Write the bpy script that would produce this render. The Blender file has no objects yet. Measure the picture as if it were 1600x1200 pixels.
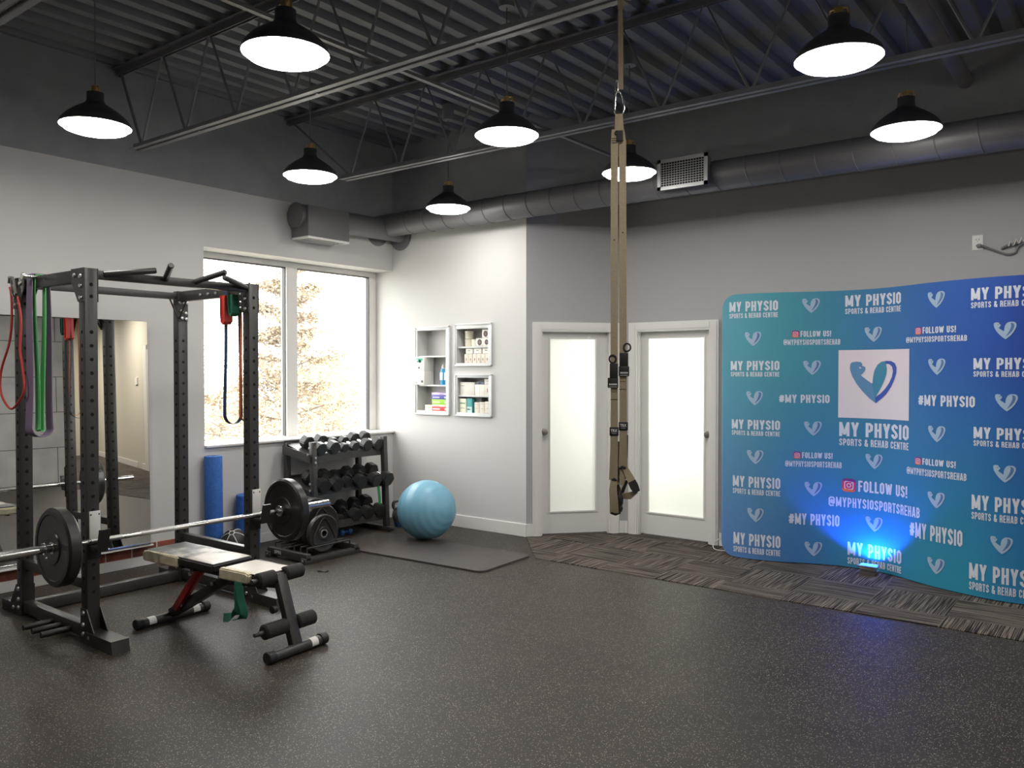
import bpy, bmesh, math, random
from math import radians as R, sin, cos, pi, sqrt, atan2
from mathutils import Vector, Matrix, noise
random.seed(7)
SC = bpy.context.scene
COL = SC.collection
# ---------------------------------------------------------------- camera
F = 1284.0
YAW, PIT, CAMH = R(37.4), math.atan(21 / 1284), 1.62
cd = bpy.data.cameras.new('camera'); cam = bpy.data.objects.new('camera', cd); COL.objects.link(cam)
cam.location = (0, 0, CAMH); cam.rotation_euler = (pi / 2 - PIT, 0, YAW)
cd.sensor_fit = 'HORIZONTAL'; cd.sensor_width = 36; cd.lens = 36 * F / 1600; cd.clip_start = .05; cd.clip_end = 300
SC.camera = cam
# ---------------------------------------------------------------- world, exposure
SKY = 7.2
w = bpy.data.worlds.new('overcast_sky'); SC.world = w; w.use_nodes = True
bg = w.node_tree.nodes['Background']; bg.inputs[0].default_value = (1.0, .99, .97, 1); bg.inputs[1].default_value = SKY
vs = SC.view_settings
vs.view_transform = 'Standard'; vs.look = 'None'; vs.gamma = 1; vs.use_curve_mapping = False; vs.exposure = 0.5
SC.cycles.max_bounces = 10; SC.cycles.diffuse_bounces = 5; SC.cycles.glossy_bounces = 5
SC.cycles.transparent_max_bounces = 12; SC.cycles.sample_clamp_indirect = 6
SC.cycles.use_denoising = True
SC.cycles.caustics_reflective = False; SC.cycles.caustics_refractive = False
LAMP = 34.0
def area(name, loc, rot, sx, sy, energy, col=(1, 1, 1)):
    l = bpy.data.lights.new(name, 'AREA'); l.shape = 'RECTANGLE'; l.size = sx; l.size_y = sy; l.energy = energy; l.color = col
    o = bpy.data.objects.new(name, l); COL.objects.link(o); o.location = loc; o.rotation_euler = rot; return o
# ceiling lamps of the treatment rooms behind the frosted doors and one of the corridor past the concrete wall
area('treatment_room_light', (-4.1, 8.3, 2.5), (0, 0, 0), .6, .6, 70, (1, 1, .98))
area('second_treatment_room_light', (-3.0, 8.3, 2.5), (0, 0, 0), .5, .5, 21, (.95, 1, .76))
area('corridor_light', (4.2, 6.9, 3.4), (0, 0, 0), 1.6, .8, 85, (1, .93, .82))
area('corridor_fill_light', (8.2, 7.4, 3.4), (0, 0, 0), 1.6, .8, 110, (1, .93, .82))  # extra unseen light, added to brighten the corridor wall in the mirror
# ---------------------------------------------------------------- helpers
def lin(c):
    return tuple((x / 255 / 12.92 if x / 255 <= .04045 else ((x / 255 + .055) / 1.055) ** 2.4) for x in c)
def wloc(o):
    v = Vector((0, 0, 0))
    while o is not None: v += o.location; o = o.parent
    return v
def mat(name, col, rough=.5, metal=0., spec=.5, emit=None, es=0, coat=0):
    m = bpy.data.materials.new(name); m.use_nodes = True; b = m.node_tree.nodes['Principled BSDF']
    b.inputs['Base Color'].default_value = (*col, 1); b.inputs['Roughness'].default_value = rough; b.inputs['Metallic'].default_value = metal
    b.inputs['Specular IOR Level'].default_value = spec; b.inputs['Coat Weight'].default_value = coat
    if emit: b.inputs['Emission Color'].default_value = (*emit, 1); b.inputs['Emission Strength'].default_value = es
    return m
class NT:
    def __init__(s, m): s.t = m.node_tree; s.b = s.t.nodes['Principled BSDF']
    def n(s, typ, **kw):
        x = s.t.nodes.new(typ)
        for k, v in kw.items():
            if k.startswith('i_'): x.inputs[k[2:].replace('_', ' ')].default_value = v
            else: setattr(x, k, v)
        return x
    def l(s, a, b): s.t.links.new(a, b)
    def coord(s, scale=(1, 1, 1), rot=(0, 0, 0), kind='Object'):
        tc = s.n('ShaderNodeTexCoord'); mp = s.n('ShaderNodeMapping'); mp.inputs['Scale'].default_value = scale; mp.inputs['Rotation'].default_value = rot
        s.l(tc.outputs[kind], mp.inputs[0]); return mp.outputs[0]
    def ramp(s, fac, stops, interp='LINEAR'):
        r = s.n('ShaderNodeValToRGB'); e = r.color_ramp.elements; r.color_ramp.interpolation = interp
        while len(e) < len(stops): e.new(.5)
        for i, (p, c) in enumerate(stops): e[i].position = p; e[i].color = (*c, 1)
        s.l(fac, r.inputs[0]); return r.outputs[0]
    def mix(s, f, a, b, blend='MIX'):
        x = s.n('ShaderNodeMix', data_type='RGBA', blend_type=blend)
        for sock, v in ((x.inputs[0], f), (x.inputs[6], a), (x.inputs[7], b)):
            if hasattr(v, 'links'): s.l(v, sock)
            else: sock.default_value = v if isinstance(v, (int, float)) else (*v, 1)
        return x.outputs[2]
    def bump(s, h, st=.2, d=.01):
        b = s.n('ShaderNodeBump'); b.inputs['Strength'].default_value = st; b.inputs['Distance'].default_value = d
        s.l(h, b.inputs['Height']); s.l(b.outputs[0], s.b.inputs['Normal'])
def noisy(name, c1, c2, scale=8, rough=.5, metal=0, bump=0, spec=.5, stops=(.35, .65), detail=4):
    m = mat(name, c1, rough, metal, spec); t = NT(m)
    nz = t.n('ShaderNodeTexNoise'); nz.inputs['Scale'].default_value = scale; nz.inputs['Detail'].default_value = detail; t.l(t.coord(), nz.inputs[0])
    t.l(t.ramp(nz.outputs[0], [(stops[0], c1), (stops[1], c2)]), t.b.inputs['Base Color'])
    if bump: t.bump(nz.outputs[0], bump)
    return m
class MB:
    """collects shapes in one bmesh; obj() links them as one mesh object"""
    def __init__(s, local=False): s.bm = bmesh.new(); s.local = local; s.uv = None
    def box(s, a, b, bev=0, mi=0, M=None, seg=2):
        (x0, y0, z0), (x1, y1, z1) = a, b
        vs_ = [s.bm.verts.new((x, y, z)) for x in (x0, x1) for y in (y0, y1) for z in (z0, z1)]
        fs = [s.bm.faces.new([vs_[i] for i in f]) for f in ((0, 1, 3, 2), (4, 6, 7, 5), (0, 4, 5, 1), (2, 3, 7, 6), (0, 2, 6, 4), (1, 5, 7, 3))]
        for f in fs: f.material_index = mi
        if bev:
            es = list({e for f in fs for e in f.edges})
            r = bmesh.ops.bevel(s.bm, geom=es, offset=bev, segments=seg, affect='EDGES', profile=.5)
            vs_ = list({v for f in r['faces'] for v in f.verts} | {v for v in vs_ if v.is_valid})
            for f in r['faces']: f.material_index = mi
        if M is not None:
            for v in vs_: v.co = M @ v.co
        return s
    def cbox(s, c, sz, bev=0, mi=0, M=None):
        h = [x / 2 for x in sz]; return s.box([c[i] - h[i] for i in range(3)], [c[i] + h[i] for i in range(3)], bev, mi, M)
    def bar(s, p0, p1, wd, ht, bev=0, mi=0, up=(0, 0, 1)):
        p0, p1 = Vector(p0), Vector(p1); d = p1 - p0; L = d.length; x = d.normalized(); u = Vector(up)
        if abs(x.dot(u)) > .98: u = Vector((0, 1, 0))
        y = u.cross(x).normalized(); z = x.cross(y)
        M = Matrix((x, y, z)).transposed().to_4x4(); M.translation = p0
        return s.box((0, -wd / 2, -ht / 2), (L, wd / 2, ht / 2), bev, mi, M)
    def tube(s, pts, r, n=10, mi=0, cyc=False, caps=True):
        pts = [Vector(p) for p in pts]; N = len(pts); rs = r if isinstance(r, (list, tuple)) else [r] * N
        tan = []
        for i in range(N):
            a = pts[(i - 1) % N] if (cyc or i > 0) else pts[i]; b = pts[(i + 1) % N] if (cyc or i < N - 1) else pts[i]
            tan.append((b - a).normalized())
        u = tan[0].orthogonal().normalized(); rings = []
        for i in range(N):
            if i: u = (tan[i - 1].rotation_difference(tan[i]) @ u).normalized()
            v = tan[i].cross(u)
            rings.append([s.bm.verts.new(pts[i] + (u * cos(2 * pi * k / n) + v * sin(2 * pi * k / n)) * rs[i]) for k in range(n)])
        for i in range(N if cyc else N - 1):
            a, b = rings[i], rings[(i + 1) % N]; off = 0
            if cyc and i == N - 1:
                off = min(range(n), key=lambda o: sum((a[k].co - b[(k + o) % n].co).length for k in range(n)))
            for k in range(n):
                f = s.bm.faces.new((a[k], a[(k + 1) % n], b[(k + 1 + off) % n], b[(k + off) % n])); f.material_index = mi
        if caps and not cyc:
            for q in (rings[0][::-1], rings[-1]): s.bm.faces.new(q).material_index = mi
        return s
    def lathe(s, prof, n=32, mi=0, M=None):
        """prof: list of (radius, height) around z"""
        rings = []
        for r, z in prof:
            if r < 1e-6: rings.append([s.bm.verts.new((0, 0, z))])
            else: rings.append([s.bm.verts.new((r * cos(2 * pi * k / n), r * sin(2 * pi * k / n), z)) for k in range(n)])
        for a, b in zip(rings, rings[1:]):
            for k in range(n):
                k2 = (k + 1) % n
                if len(a) == 1 and len(b) == 1: continue
                vs_ = (a[0], b[k], b[k2]) if len(a) == 1 else (a[k], b[0], a[k2]) if len(b) == 1 else (a[k], b[k], b[k2], a[k2])
                try: s.bm.faces.new(vs_[::-1]).material_index = mi
                except ValueError: pass
        if M is not None:
            for q in rings:
                for v in q: v.co = M @ v.co
        return s
    def prism(s, poly, axis, a0, a1, mi=0, M=None):
        """poly in the two other axes (order xyz without axis), extruded a0..a1"""
        def mk(p, a):
            c = list(p); c.insert('xyz'.index(axis), a); v = Vector(c); return s.bm.verts.new(M @ v if M is not None else v)
        A = [mk(p, a0) for p in poly]; B = [mk(p, a1) for p in poly]; n = len(poly)
        for f in (A[::-1], B): s.bm.faces.new(f).material_index = mi
        for k in range(n): s.bm.faces.new((A[k], A[(k + 1) % n], B[(k + 1) % n], B[k])).material_index = mi
        return s
    def ribbon(s, pts, wid, wdir, th=.003, mi=0, cyc=False):
        """flat band along pts; wdir = direction(s) of its width"""
        pts = [Vector(p) for p in pts]; N = len(pts); rows = []
        for i in range(N):
            a = pts[(i - 1) % N] if (cyc or i > 0) else pts[i]; b = pts[(i + 1) % N] if (cyc or i < N - 1) else pts[i]
            t = (b - a).normalized(); wd = Vector(wdir[i] if isinstance(wdir, list) else wdir); wd = (wd - t * wd.dot(t)).normalized()
            n = t.cross(wd); ww = (wid[i] if isinstance(wid, list) else wid) / 2
            rows.append([s.bm.verts.new(pts[i] + wd * ww * p + n * th / 2 * q) for p, q in ((-1, -1), (1, -1), (1, 1), (-1, 1))])
        for i in range(N if cyc else N - 1):
            a, b = rows[i], rows[(i + 1) % N]
            for k in range(4): s.bm.faces.new((a[k], a[(k + 1) % 4], b[(k + 1) % 4], b[k])).material_index = mi
        if not cyc: s.bm.faces.new(rows[0][::-1]).material_index = mi; s.bm.faces.new(rows[-1]).material_index = mi
        return s
    def sphere(s, c, r, mi=0, u=24, v=16, sc=(1, 1, 1)):
        M = Matrix.Translation(c) @ Matrix.Diagonal((sc[0], sc[1], sc[2], 1))
        prof = [(r * sin(pi * i / v), -r * cos(pi * i / v)) for i in range(v + 1)]; prof[0] = (0, -r); prof[-1] = (0, r)
        return s.lathe(prof, u, mi, M)
    def quad(s, ps, mi=0): s.bm.faces.new([s.bm.verts.new(p) for p in ps]).material_index = mi; return s
    def xf(s, M):
        for v in s.bm.verts: v.co = M @ v.co
        return s
    def obj(s, name, m, parent=None, label=None, smooth=True, kind=None, cat=None, group=None, ang=32, norm=True):
        if norm: bmesh.ops.recalc_face_normals(s.bm, faces=s.bm.faces[:])
        off = Vector((0, 0, 0))
        if not s.local and parent is not None: off = wloc(parent)
        elif parent is None and kind != 'structure' and s.bm.verts:
            cs = [v.co for v in s.bm.verts]
            off = Vector(((min(c.x for c in cs) + max(c.x for c in cs)) / 2, (min(c.y for c in cs) + max(c.y for c in cs)) / 2, min(c.z for c in cs)))
        for v in s.bm.verts: v.co -= off
        me = bpy.data.meshes.new(name); s.bm.to_mesh(me); s.bm.free()
        for x in (m if isinstance(m, (list, tuple)) else [m]): me.materials.append(x)
        if smooth:
            for p in me.polygons: p.use_smooth = True
            me.set_sharp_from_angle(angle=R(ang))
        o = bpy.data.objects.new(name, me); COL.objects.link(o)
        if parent is not None: o.parent = parent
        else: o.location = off
        if label: o['label'] = label
        if kind: o['kind'] = kind
        if cat: o['category'] = cat
        if group: o['group'] = group
        return o
def thing(name, label, cat, loc, group=None, rz=0, kind=None):
    o = bpy.data.objects.new(name, None); COL.objects.link(o); o.location = loc; o.rotation_euler = (0, 0, rz); o.empty_display_size = .1
    o['label'] = label; o['category'] = cat
    if group: o['group'] = group
    if kind: o['kind'] = kind
    return o
def copy_thing(o, loc, label=None, rz=None, group=None):
    c = o.copy(); COL.objects.link(c); c.location = loc
    if rz is not None: c.rotation_euler = (0, 0, rz)
    if label: c['label'] = label
    if group: c['group'] = group
    for ch in list(o.children):
        d = ch.copy(); COL.objects.link(d); d.parent = c
        for g in list(ch.children):
            e = g.copy(); COL.objects.link(e); e.parent = d
    return c
def crom(pts, n=8, cyc=False):
    P = [Vector(p) for p in pts]; out = []; N = len(P)
    for i in range(N if cyc else N - 1):
        g = (lambda k: P[k % N]) if cyc else (lambda k: P[max(0, min(N - 1, k))])
        a, b, c, d = g(i - 1), g(i), g(i + 1), g(i + 2)
        for q in range(n):
            t = q / n; out.append(.5 * (2 * b + (c - a) * t + (2 * a - 5 * b + 4 * c - d) * t * t + (3 * b - a - 3 * c + d) * t ** 3))
    if not cyc: out.append(P[-1])
    return out
DG = None
_tc = {}
def text_mesh(body, bold=.03):
    """flat letter outlines scaled to a unit box: list of verts (0..1) and faces"""
    if (body, bold) in _tc: return _tc[(body, bold)]
    cu = bpy.data.curves.new('lettering', 'FONT'); cu.body = body; cu.offset = bold; cu.resolution_u = 3; cu.space_character = 1.08
    o = bpy.data.objects.new('lettering', cu); COL.objects.link(o); bpy.context.view_layer.update()
    me = bpy.data.meshes.new_from_object(o.evaluated_get(bpy.context.evaluated_depsgraph_get()))
    vs_ = [v.co.copy() for v in me.vertices]; fs = [tuple(p.vertices) for p in me.polygons]
    bpy.data.objects.remove(o); bpy.data.curves.remove(cu); bpy.data.meshes.remove(me)
    x0, x1 = min(v.x for v in vs_), max(v.x for v in vs_); y0, y1 = min(v.y for v in vs_), max(v.y for v in vs_)
    r = ([((v.x - x0) / (x1 - x0), (v.y - y0) / (y1 - y0)) for v in vs_], fs); _tc[(body, bold)] = r; return r
def put_text(mb, body, fn, x0, x1, y0, y1, mi=0, bold=.03):
    vs_, fs = text_mesh(body, bold); V = [mb.bm.verts.new(fn(x0 + a * (x1 - x0), y0 + b * (y1 - y0))) for a, b in vs_]
    for f in fs:
        try: mb.bm.faces.new([V[i] for i in f]).material_index = mi
        except ValueError: pass
# ---------------------------------------------------------------- materials
def wall_paint(name, c):
    m = mat(name, c, .65, spec=.3); t = NT(m); nz = t.n('ShaderNodeTexNoise'); nz.inputs['Scale'].default_value = 240; t.l(t.coord(), nz.inputs[0]); t.bump(nz.outputs[0], .06, .004); return m
M_white = wall_paint('white_wall_paint', (.585, .575, .565))
M_grey = wall_paint('grey_wall_paint', (.405, .40, .405))
M_beige = wall_paint('beige_wall_paint', (.60, .56, .48))
M_dark = noisy('dark_ceiling_paint', (.27, .276, .29), (.30, .306, .32), 6, .55)
M_deck = noisy('dark_deck_paint', (.165, .17, .18), (.185, .19, .2), 3, .6)
M_trim = mat('white_trim_paint', (.74, .725, .70), .4)
M_door = mat('white_door_paint', (.72, .71, .69), .38)
M_steel = noisy('joist_paint', (.15, .15, .16), (.19, .19, .2), 4, .45)
M_duct = mat('duct_paint', (.105, .103, .108), .45, .0)
M_ductd = mat('dark_duct_paint', (.13, .13, .135), .5)
M_black = noisy('black_powder_coat', (.036, .034, .032), (.046, .044, .042), 60, .36)
M_blackm = mat('matte_black_metal', (.016, .016, .016), .45)
M_hole = mat('hole_shadow_black', (.004, .004, .004), .9)
M_chrome = mat('chrome', (.78, .77, .75), .16, 1)
M_bolt = mat('zinc_bolt', (.7, .69, .67), .28, 1)
M_nickel = mat('satin_nickel', (.45, .42, .39), .3, 1)
M_brass = mat('brass', (.72, .5, .22), .3, 1)
M_rub = noisy('black_rubber', (.013, .013, .013), (.022, .021, .021), 30, .5)
M_plate = noisy('bumper_rubber', (.016, .0155, .015), (.024, .023, .022), 25, .34)
M_hex = noisy('hex_rubber', (.02, .02, .021), (.03, .03, .031), 30, .45)
M_foam = noisy('black_foam', (.011, .011, .011), (.018, .018, .018), 90, .8, bump=.25)
M_tan = noisy('tan_webbing', (.31, .25, .165), (.37, .30, .20), 160, .8, bump=.2)
M_webb = mat('black_webbing', (.014, .014, .015), .7)
M_lampin = mat('lamp_reflector', (.8, .8, .8), .4)
M_lamp = mat('lamp_diffuser', (.9, .9, .9), .4, emit=(1, .965, .91), es=LAMP)
M_lampb = mat('lamp_black', (.03, .03, .033), .4)
M_cord = mat('lamp_cord', (.16, .16, .17), .5)
M_red = mat('red_steel', (.36, .02, .018), .35)
M_stick = mat('white_sticker', (.72, .7, .67), .5)
M_pvc = mat('white_plastic', (.72, .71, .69), .45)
M_mir = mat('mirror_silver', (.80, .81, .79), .0, 1)
M_ball = noisy('ball_vinyl', lin((112, 166, 190)), lin((122, 176, 200)), 2, .38)
M_blue = noisy('blue_foam', lin((48, 98, 178)), lin((58, 110, 190)), 40, .75, bump=.1)
M_mat = noisy('exercise_mat_foam', (.056, .046, .041), (.068, .056, .05), 12, .55)
M_purple = mat('purple_latex', lin((138, 120, 146)), .6)
M_green = mat('green_latex', lin((112, 206, 128)), .55)
M_redl = mat('red_latex', lin((205, 70, 62)), .5)
M_orange = mat('orange_latex', lin((200, 105, 55)), .5)
M_dkgreen = mat('teal_green_latex', lin((36, 104, 80)), .5)
M_dkblue = mat('dark_blue_latex', lin((45, 66, 96)), .55)
M_blk_l = mat('black_latex', (.02, .021, .024), .5)
M_kb = noisy('kettlebell_iron', (.10, .095, .085), (.2, .19, .17), 14, .4, .6)
M_glassb = mat('blue_liquid', lin((74, 160, 205)), .2)

# speckled rubber floor
M_floor = mat('speckled_rubber_floor', (.02, .02, .02), .5, spec=.32); t = NT(M_floor)
co = t.coord()
v = t.n('ShaderNodeTexVoronoi', feature='F1'); v.inputs['Scale'].default_value = 185; t.l(co, v.inputs[0])
sep = t.n('ShaderNodeSeparateColor'); t.l(v.outputs['Color'], sep.inputs[0])
v2 = t.n('ShaderNodeTexVoronoi', feature='F1'); v2.inputs['Scale'].default_value = 330; t.l(co, v2.inputs[0])
sep2 = t.n('ShaderNodeSeparateColor'); t.l(v2.outputs['Color'], sep2.inputs[0])
k1 = t.ramp(sep.outputs[0], [(0, (0, 0, 0)), (.84, (1, 1, 1))], 'CONSTANT'); k2 = t.ramp(sep2.outputs[1], [(0, (0, 0, 0)), (.80, (1, 1, 1))], 'CONSTANT')
d1 = t.ramp(v.outputs['Distance'], [(.30, (1, 1, 1)), (.42, (0, 0, 0))]); d2 = t.ramp(v2.outputs['Distance'], [(.30, (1, 1, 1)), (.42, (0, 0, 0))])
f1 = t.mix(1.0, k1, d1, 'MULTIPLY'); f2 = t.mix(1.0, k2, d2, 'MULTIPLY')
nz = t.n('ShaderNodeTexNoise'); nz.inputs['Scale'].default_value = 2.2; nz.inputs['Detail'].default_value = 5; t.l(co, nz.inputs[0])
base = t.ramp(nz.outputs[0], [(.3, (.0195, .0140, .0108)), (.7, (.030, .0225, .0175))])
c1 = t.mix(f2, base, (.17, .14, .115)); c2 = t.mix(f1, c1, (.42, .35, .285)); t.l(c2, t.b.inputs['Base Color'])
nb = t.n('ShaderNodeTexNoise'); nb.inputs['Scale'].default_value = 120; t.l(co, nb.inputs[0]); t.bump(nb.outputs[0], .25, .004)

# striated carpet tiles laid quarter-turned
M_carpet = mat('striated_carpet_tiles', (.1, .1, .1), .95, spec=.1); t = NT(M_carpet)
ck = t.n('ShaderNodeTexChecker'); ck.inputs['Scale'].default_value = 1 / .5; t.l(t.coord(rot=(0, 0, R(0))), ck.inputs[0])
def streak(rot):
    nz = t.n('ShaderNodeTexNoise'); nz.inputs['Scale'].default_value = 1; nz.inputs['Detail'].default_value = 1.5
    t.l(t.coord(scale=(1.5, 105, 1) if rot < .5 else (105, 1.5, 1)), nz.inputs[0])
    return t.ramp(nz.outputs[0], [(.40, lin((34, 32, 31))), (.49, lin((70, 65, 61))), (.56, lin((126, 117, 107))), (.63, lin((54, 50, 47)))])
t.l(t.mix(ck.outputs[1], streak(R(0)), streak(R(90))), t.b.inputs['Base Color'])

# board-marked concrete panels
M_conc = mat('concrete_panels', (.4, .4, .4), .7, spec=.3); t = NT(M_conc); co = t.coord()
br = t.n('ShaderNodeTexBrick', offset=.5); br.inputs['Scale'].default_value = 1; br.inputs['Brick Width'].default_value = 2.4; br.inputs['Row Height'].default_value = .62
br.inputs['Mortar Size'].default_value = .006; br.inputs['Color1'].default_value = (.62, .61, .59, 1); br.inputs['Color2'].default_value = (.58, .57, .555, 1); br.inputs['Mortar'].default_value = (.12, .12, .12, 1)
cx = t.n('ShaderNodeSeparateXYZ'); t.l(co, cx.inputs[0]); cc = t.n('ShaderNodeCombineXYZ'); t.l(cx.outputs[1], cc.inputs[0]); t.l(cx.outputs[2], cc.inputs[1]); t.l(cc.outputs[0], br.inputs[0])
nz = t.n('ShaderNodeTexNoise'); nz.inputs['Scale'].default_value = 2.5; nz.inputs['Detail'].default_value = 8; t.l(co, nz.inputs[0])
t.l(t.mix(.55, br.outputs[0], t.ramp(nz.outputs[0], [(.3, (.55, .55, .55)), (.7, (1, 1, 1))]), 'MULTIPLY'), t.b.inputs['Base Color'])

# brick slips
M_brick = mat('brick_slips', (.3, .1, .07), .8); t = NT(M_brick); co = t.coord()
br = t.n('ShaderNodeTexBrick', offset=0); br.inputs['Scale'].default_value = 1; br.inputs['Brick Width'].default_value = .215; br.inputs['Row Height'].default_value = .2
br.inputs['Mortar Size'].default_value = .006; br.inputs['Color1'].default_value = (*lin((186, 100, 76)), 1); br.inputs['Color2'].default_value = (*lin((112, 70, 58)), 1); br.inputs['Mortar'].default_value = (.6, .58, .55, 1)
cx = t.n('ShaderNodeSeparateXYZ'); t.l(co, cx.inputs[0]); cc = t.n('ShaderNodeCombineXYZ'); t.l(cx.outputs[1], cc.inputs[0]); cc.inputs[1].default_value = .1; t.l(cc.outputs[0], br.inputs[0])
nz = t.n('ShaderNodeTexNoise'); nz.inputs['Scale'].default_value = 30; nz.inputs['Detail'].default_value = 6; t.l(co, nz.inputs[0])
t.l(t.mix(.5, br.outputs[0], t.ramp(nz.outputs[0], [(.3, (.5, .5, .5)), (.7, (1, 1, 1))]), 'MULTIPLY'), t.b.inputs['Base Color']); t.bump(nz.outputs[0], .4)

def pane_mat(name, tint=(1, 1, 1), refl=.08):
    m = bpy.data.materials.new(name); m.use_nodes = True; nt = m.node_tree; nt.nodes.clear()
    o = nt.nodes.new('ShaderNodeOutputMaterial'); a = nt.nodes.new('ShaderNodeBsdfTransparent'); g = nt.nodes.new('ShaderNodeBsdfGlossy'); mx = nt.nodes.new('ShaderNodeMixShader')
    a.inputs[0].default_value = (*tint, 1); g.inputs['Roughness'].default_value = .0; mx.inputs[0].default_value = refl
    nt.links.new(a.outputs[0], mx.inputs[1]); nt.links.new(g.outputs[0], mx.inputs[2]); nt.links.new(mx.outputs[0], o.inputs[0]); return m
M_pane = pane_mat('window_glass', (.97, .98, .97), .05)
def frost_mat(name, c):
    m = bpy.data.materials.new(name); m.use_nodes = True; nt = m.node_tree; nt.nodes.clear()
    o = nt.nodes.new('ShaderNodeOutputMaterial'); a = nt.nodes.new('ShaderNodeBsdfTranslucent'); g = nt.nodes.new('ShaderNodeBsdfDiffuse'); mx = nt.nodes.new('ShaderNodeMixShader')
    a.inputs[0].default_value = (*c, 1); g.inputs[0].default_value = (.8, .82, .8, 1); mx.inputs[0].default_value = .25
    nt.links.new(a.outputs[0], mx.inputs[1]); nt.links.new(g.outputs[0], mx.inputs[2]); nt.links.new(mx.outputs[0], o.inputs[0]); return m
M_frost = frost_mat('frosted_glass', (.97, .98, .95))
# worn black bench vinyl, pale window glare painted into its colour
M_vinyl = mat('worn_glare_vinyl', (.4, .37, .33), .42); t = NT(M_vinyl); co = t.coord()
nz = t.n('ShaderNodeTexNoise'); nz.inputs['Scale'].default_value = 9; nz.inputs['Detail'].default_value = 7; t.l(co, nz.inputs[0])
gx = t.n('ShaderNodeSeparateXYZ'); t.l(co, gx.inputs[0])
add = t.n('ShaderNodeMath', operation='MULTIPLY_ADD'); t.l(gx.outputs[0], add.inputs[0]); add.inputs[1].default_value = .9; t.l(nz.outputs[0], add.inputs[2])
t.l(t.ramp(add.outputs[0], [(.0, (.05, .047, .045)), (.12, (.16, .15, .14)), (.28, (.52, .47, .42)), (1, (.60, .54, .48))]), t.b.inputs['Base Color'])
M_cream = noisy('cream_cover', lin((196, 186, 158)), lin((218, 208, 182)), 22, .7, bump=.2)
M_pad = mat('black_bench_vinyl', (.02, .018, .017), .35)
# ---------------------------------------------------------------- setting
def struct(mb, name, m, parent=None, smooth=False):
    return mb.obj(name, m, parent, kind='structure' if parent is None else None, smooth=smooth)
def holed(mb, u0, u1, z0, z1, holes, fn, th0, th1):
    """wall slab in (u,z) with rectangular holes, from depth th0 to th1; fn(u,z,d)->xyz"""
    us = sorted({u0, u1, *[h[i] for h in holes for i in (0, 1)]}); zs = sorted({z0, z1, *[h[i] for h in holes for i in (2, 3)]})
    solid = lambda i, j: 0 <= i < len(us) - 1 and 0 <= j < len(zs) - 1 and not any(h[0] <= (us[i] + us[i + 1]) / 2 <= h[1] and h[2] <= (zs[j] + zs[j + 1]) / 2 <= h[3] for h in holes)
    q = lambda *p: mb.quad([fn(*x) for x in p])
    for i in range(len(us) - 1):
        for j in range(len(zs) - 1):
            if not solid(i, j): continue
            a, b, c, d = us[i], us[i + 1], zs[j], zs[j + 1]
            q((a, c, th0), (b, c, th0), (b, d, th0), (a, d, th0)); q((a, c, th1), (a, d, th1), (b, d, th1), (b, c, th1))
            if not solid(i - 1, j): q((a, c, th0), (a, d, th0), (a, d, th1), (a, c, th1))
            if not solid(i + 1, j): q((b, c, th0), (b, c, th1), (b, d, th1), (b, d, th0))
            if not solid(i, j - 1): q((a, c, th0), (a, c, th1), (b, c, th1), (b, c, th0))
            if not solid(i, j + 1): q((a, d, th0), (b, d, th0), (b, d, th1), (a, d, th1))
    bmesh.ops.remove_doubles(mb.bm, verts=mb.bm.verts[:], dist=1e-5); return mb
XW, YN, YB, ZP, ZD = -6.57, 6.42, 7.17, 3.25, 4.06    # left wall, niche wall, back wall, paint line, deck
fl = MB(); fl.box((-6.95, -4, -.15), (10, 9.9, 0)); struct(fl, 'floor', M_floor)
cp = MB(); cp.prism([(-4.13, 5.73), (10, 5.73), (10, 9.6), (1.1, 7.4), (1.1, 7.17), (-4.07, 7.17), (-4.735, 6.42)], 'z', .0005, .006)
cpo = struct(cp, 'floor_carpet', M_carpet)
WIN = (4.117, 6.42, .953, 2.715)
fx = lambda u, z, d: (XW - d, u, z)
struct(holed(MB(), -4, YN + .3, 0, ZP, [WIN], fx, 0, .38), 'wall_left', M_white)
struct(MB().box((XW - .38, -4, ZP), (XW + .004, YN + .3, ZD + .1)), 'wall_left_upper', M_dark)
NICHES = [(-6.183, -5.763, 1.19, 2.05), (-5.62, -5.195, 1.692, 2.05), (-5.614, -5.188, 1.185, 1.55)]
fy = lambda u, z, d: (u, YN + d, z)
nw = holed(MB(), XW, -4.735, 0, ZP, NICHES, fy, 0, .15); nw.box((XW, YN + .15, 0), (-4.735, YN + .3, ZP)); struct(nw, 'wall_niche', M_white)
struct(MB().box((XW, YN - .004, ZP), (-4.735, YN + .3, ZD + .1)), 'wall_niche_upper', M_dark)
A2, B2 = Vector((-4.735, 6.42, 0)), Vector((-4.07, 7.17, 0)); LA = (B2 - A2).length; EA = (B2 - A2).normalized(); NA = Vector((EA.y, -EA.x, 0))
fa = lambda u, z, d: tuple(A2 + EA * u - NA * d + Vector((0, 0, z)))
D1 = (.15, .85, -.01, 2.0); D2 = (-3.93, -3.17, -.01, 2.0)
struct(holed(MB(), 0, LA, 0, ZP, [(D1[0], D1[1], 0, 2.0)], fa, 0, .14), 'wall_angled', M_grey)
au = MB(); holed(au, 0, LA, ZP, ZD + .1, [], fa, -.004, .14); struct(au, 'wall_angled_upper', M_dark)
fb = lambda u, z, d: (u, YB + d, z)
struct(holed(MB(), -4.07, 1.1, 0, ZP, [(D2[0], D2[1], 0, 2.0)], fb, 0, .14), 'wall_back', M_grey)
struct(MB().box((-4.07, YB - .004, ZP), (1.1, YB + .14, ZD + .1)), 'wall_back_upper', M_dark)
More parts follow.
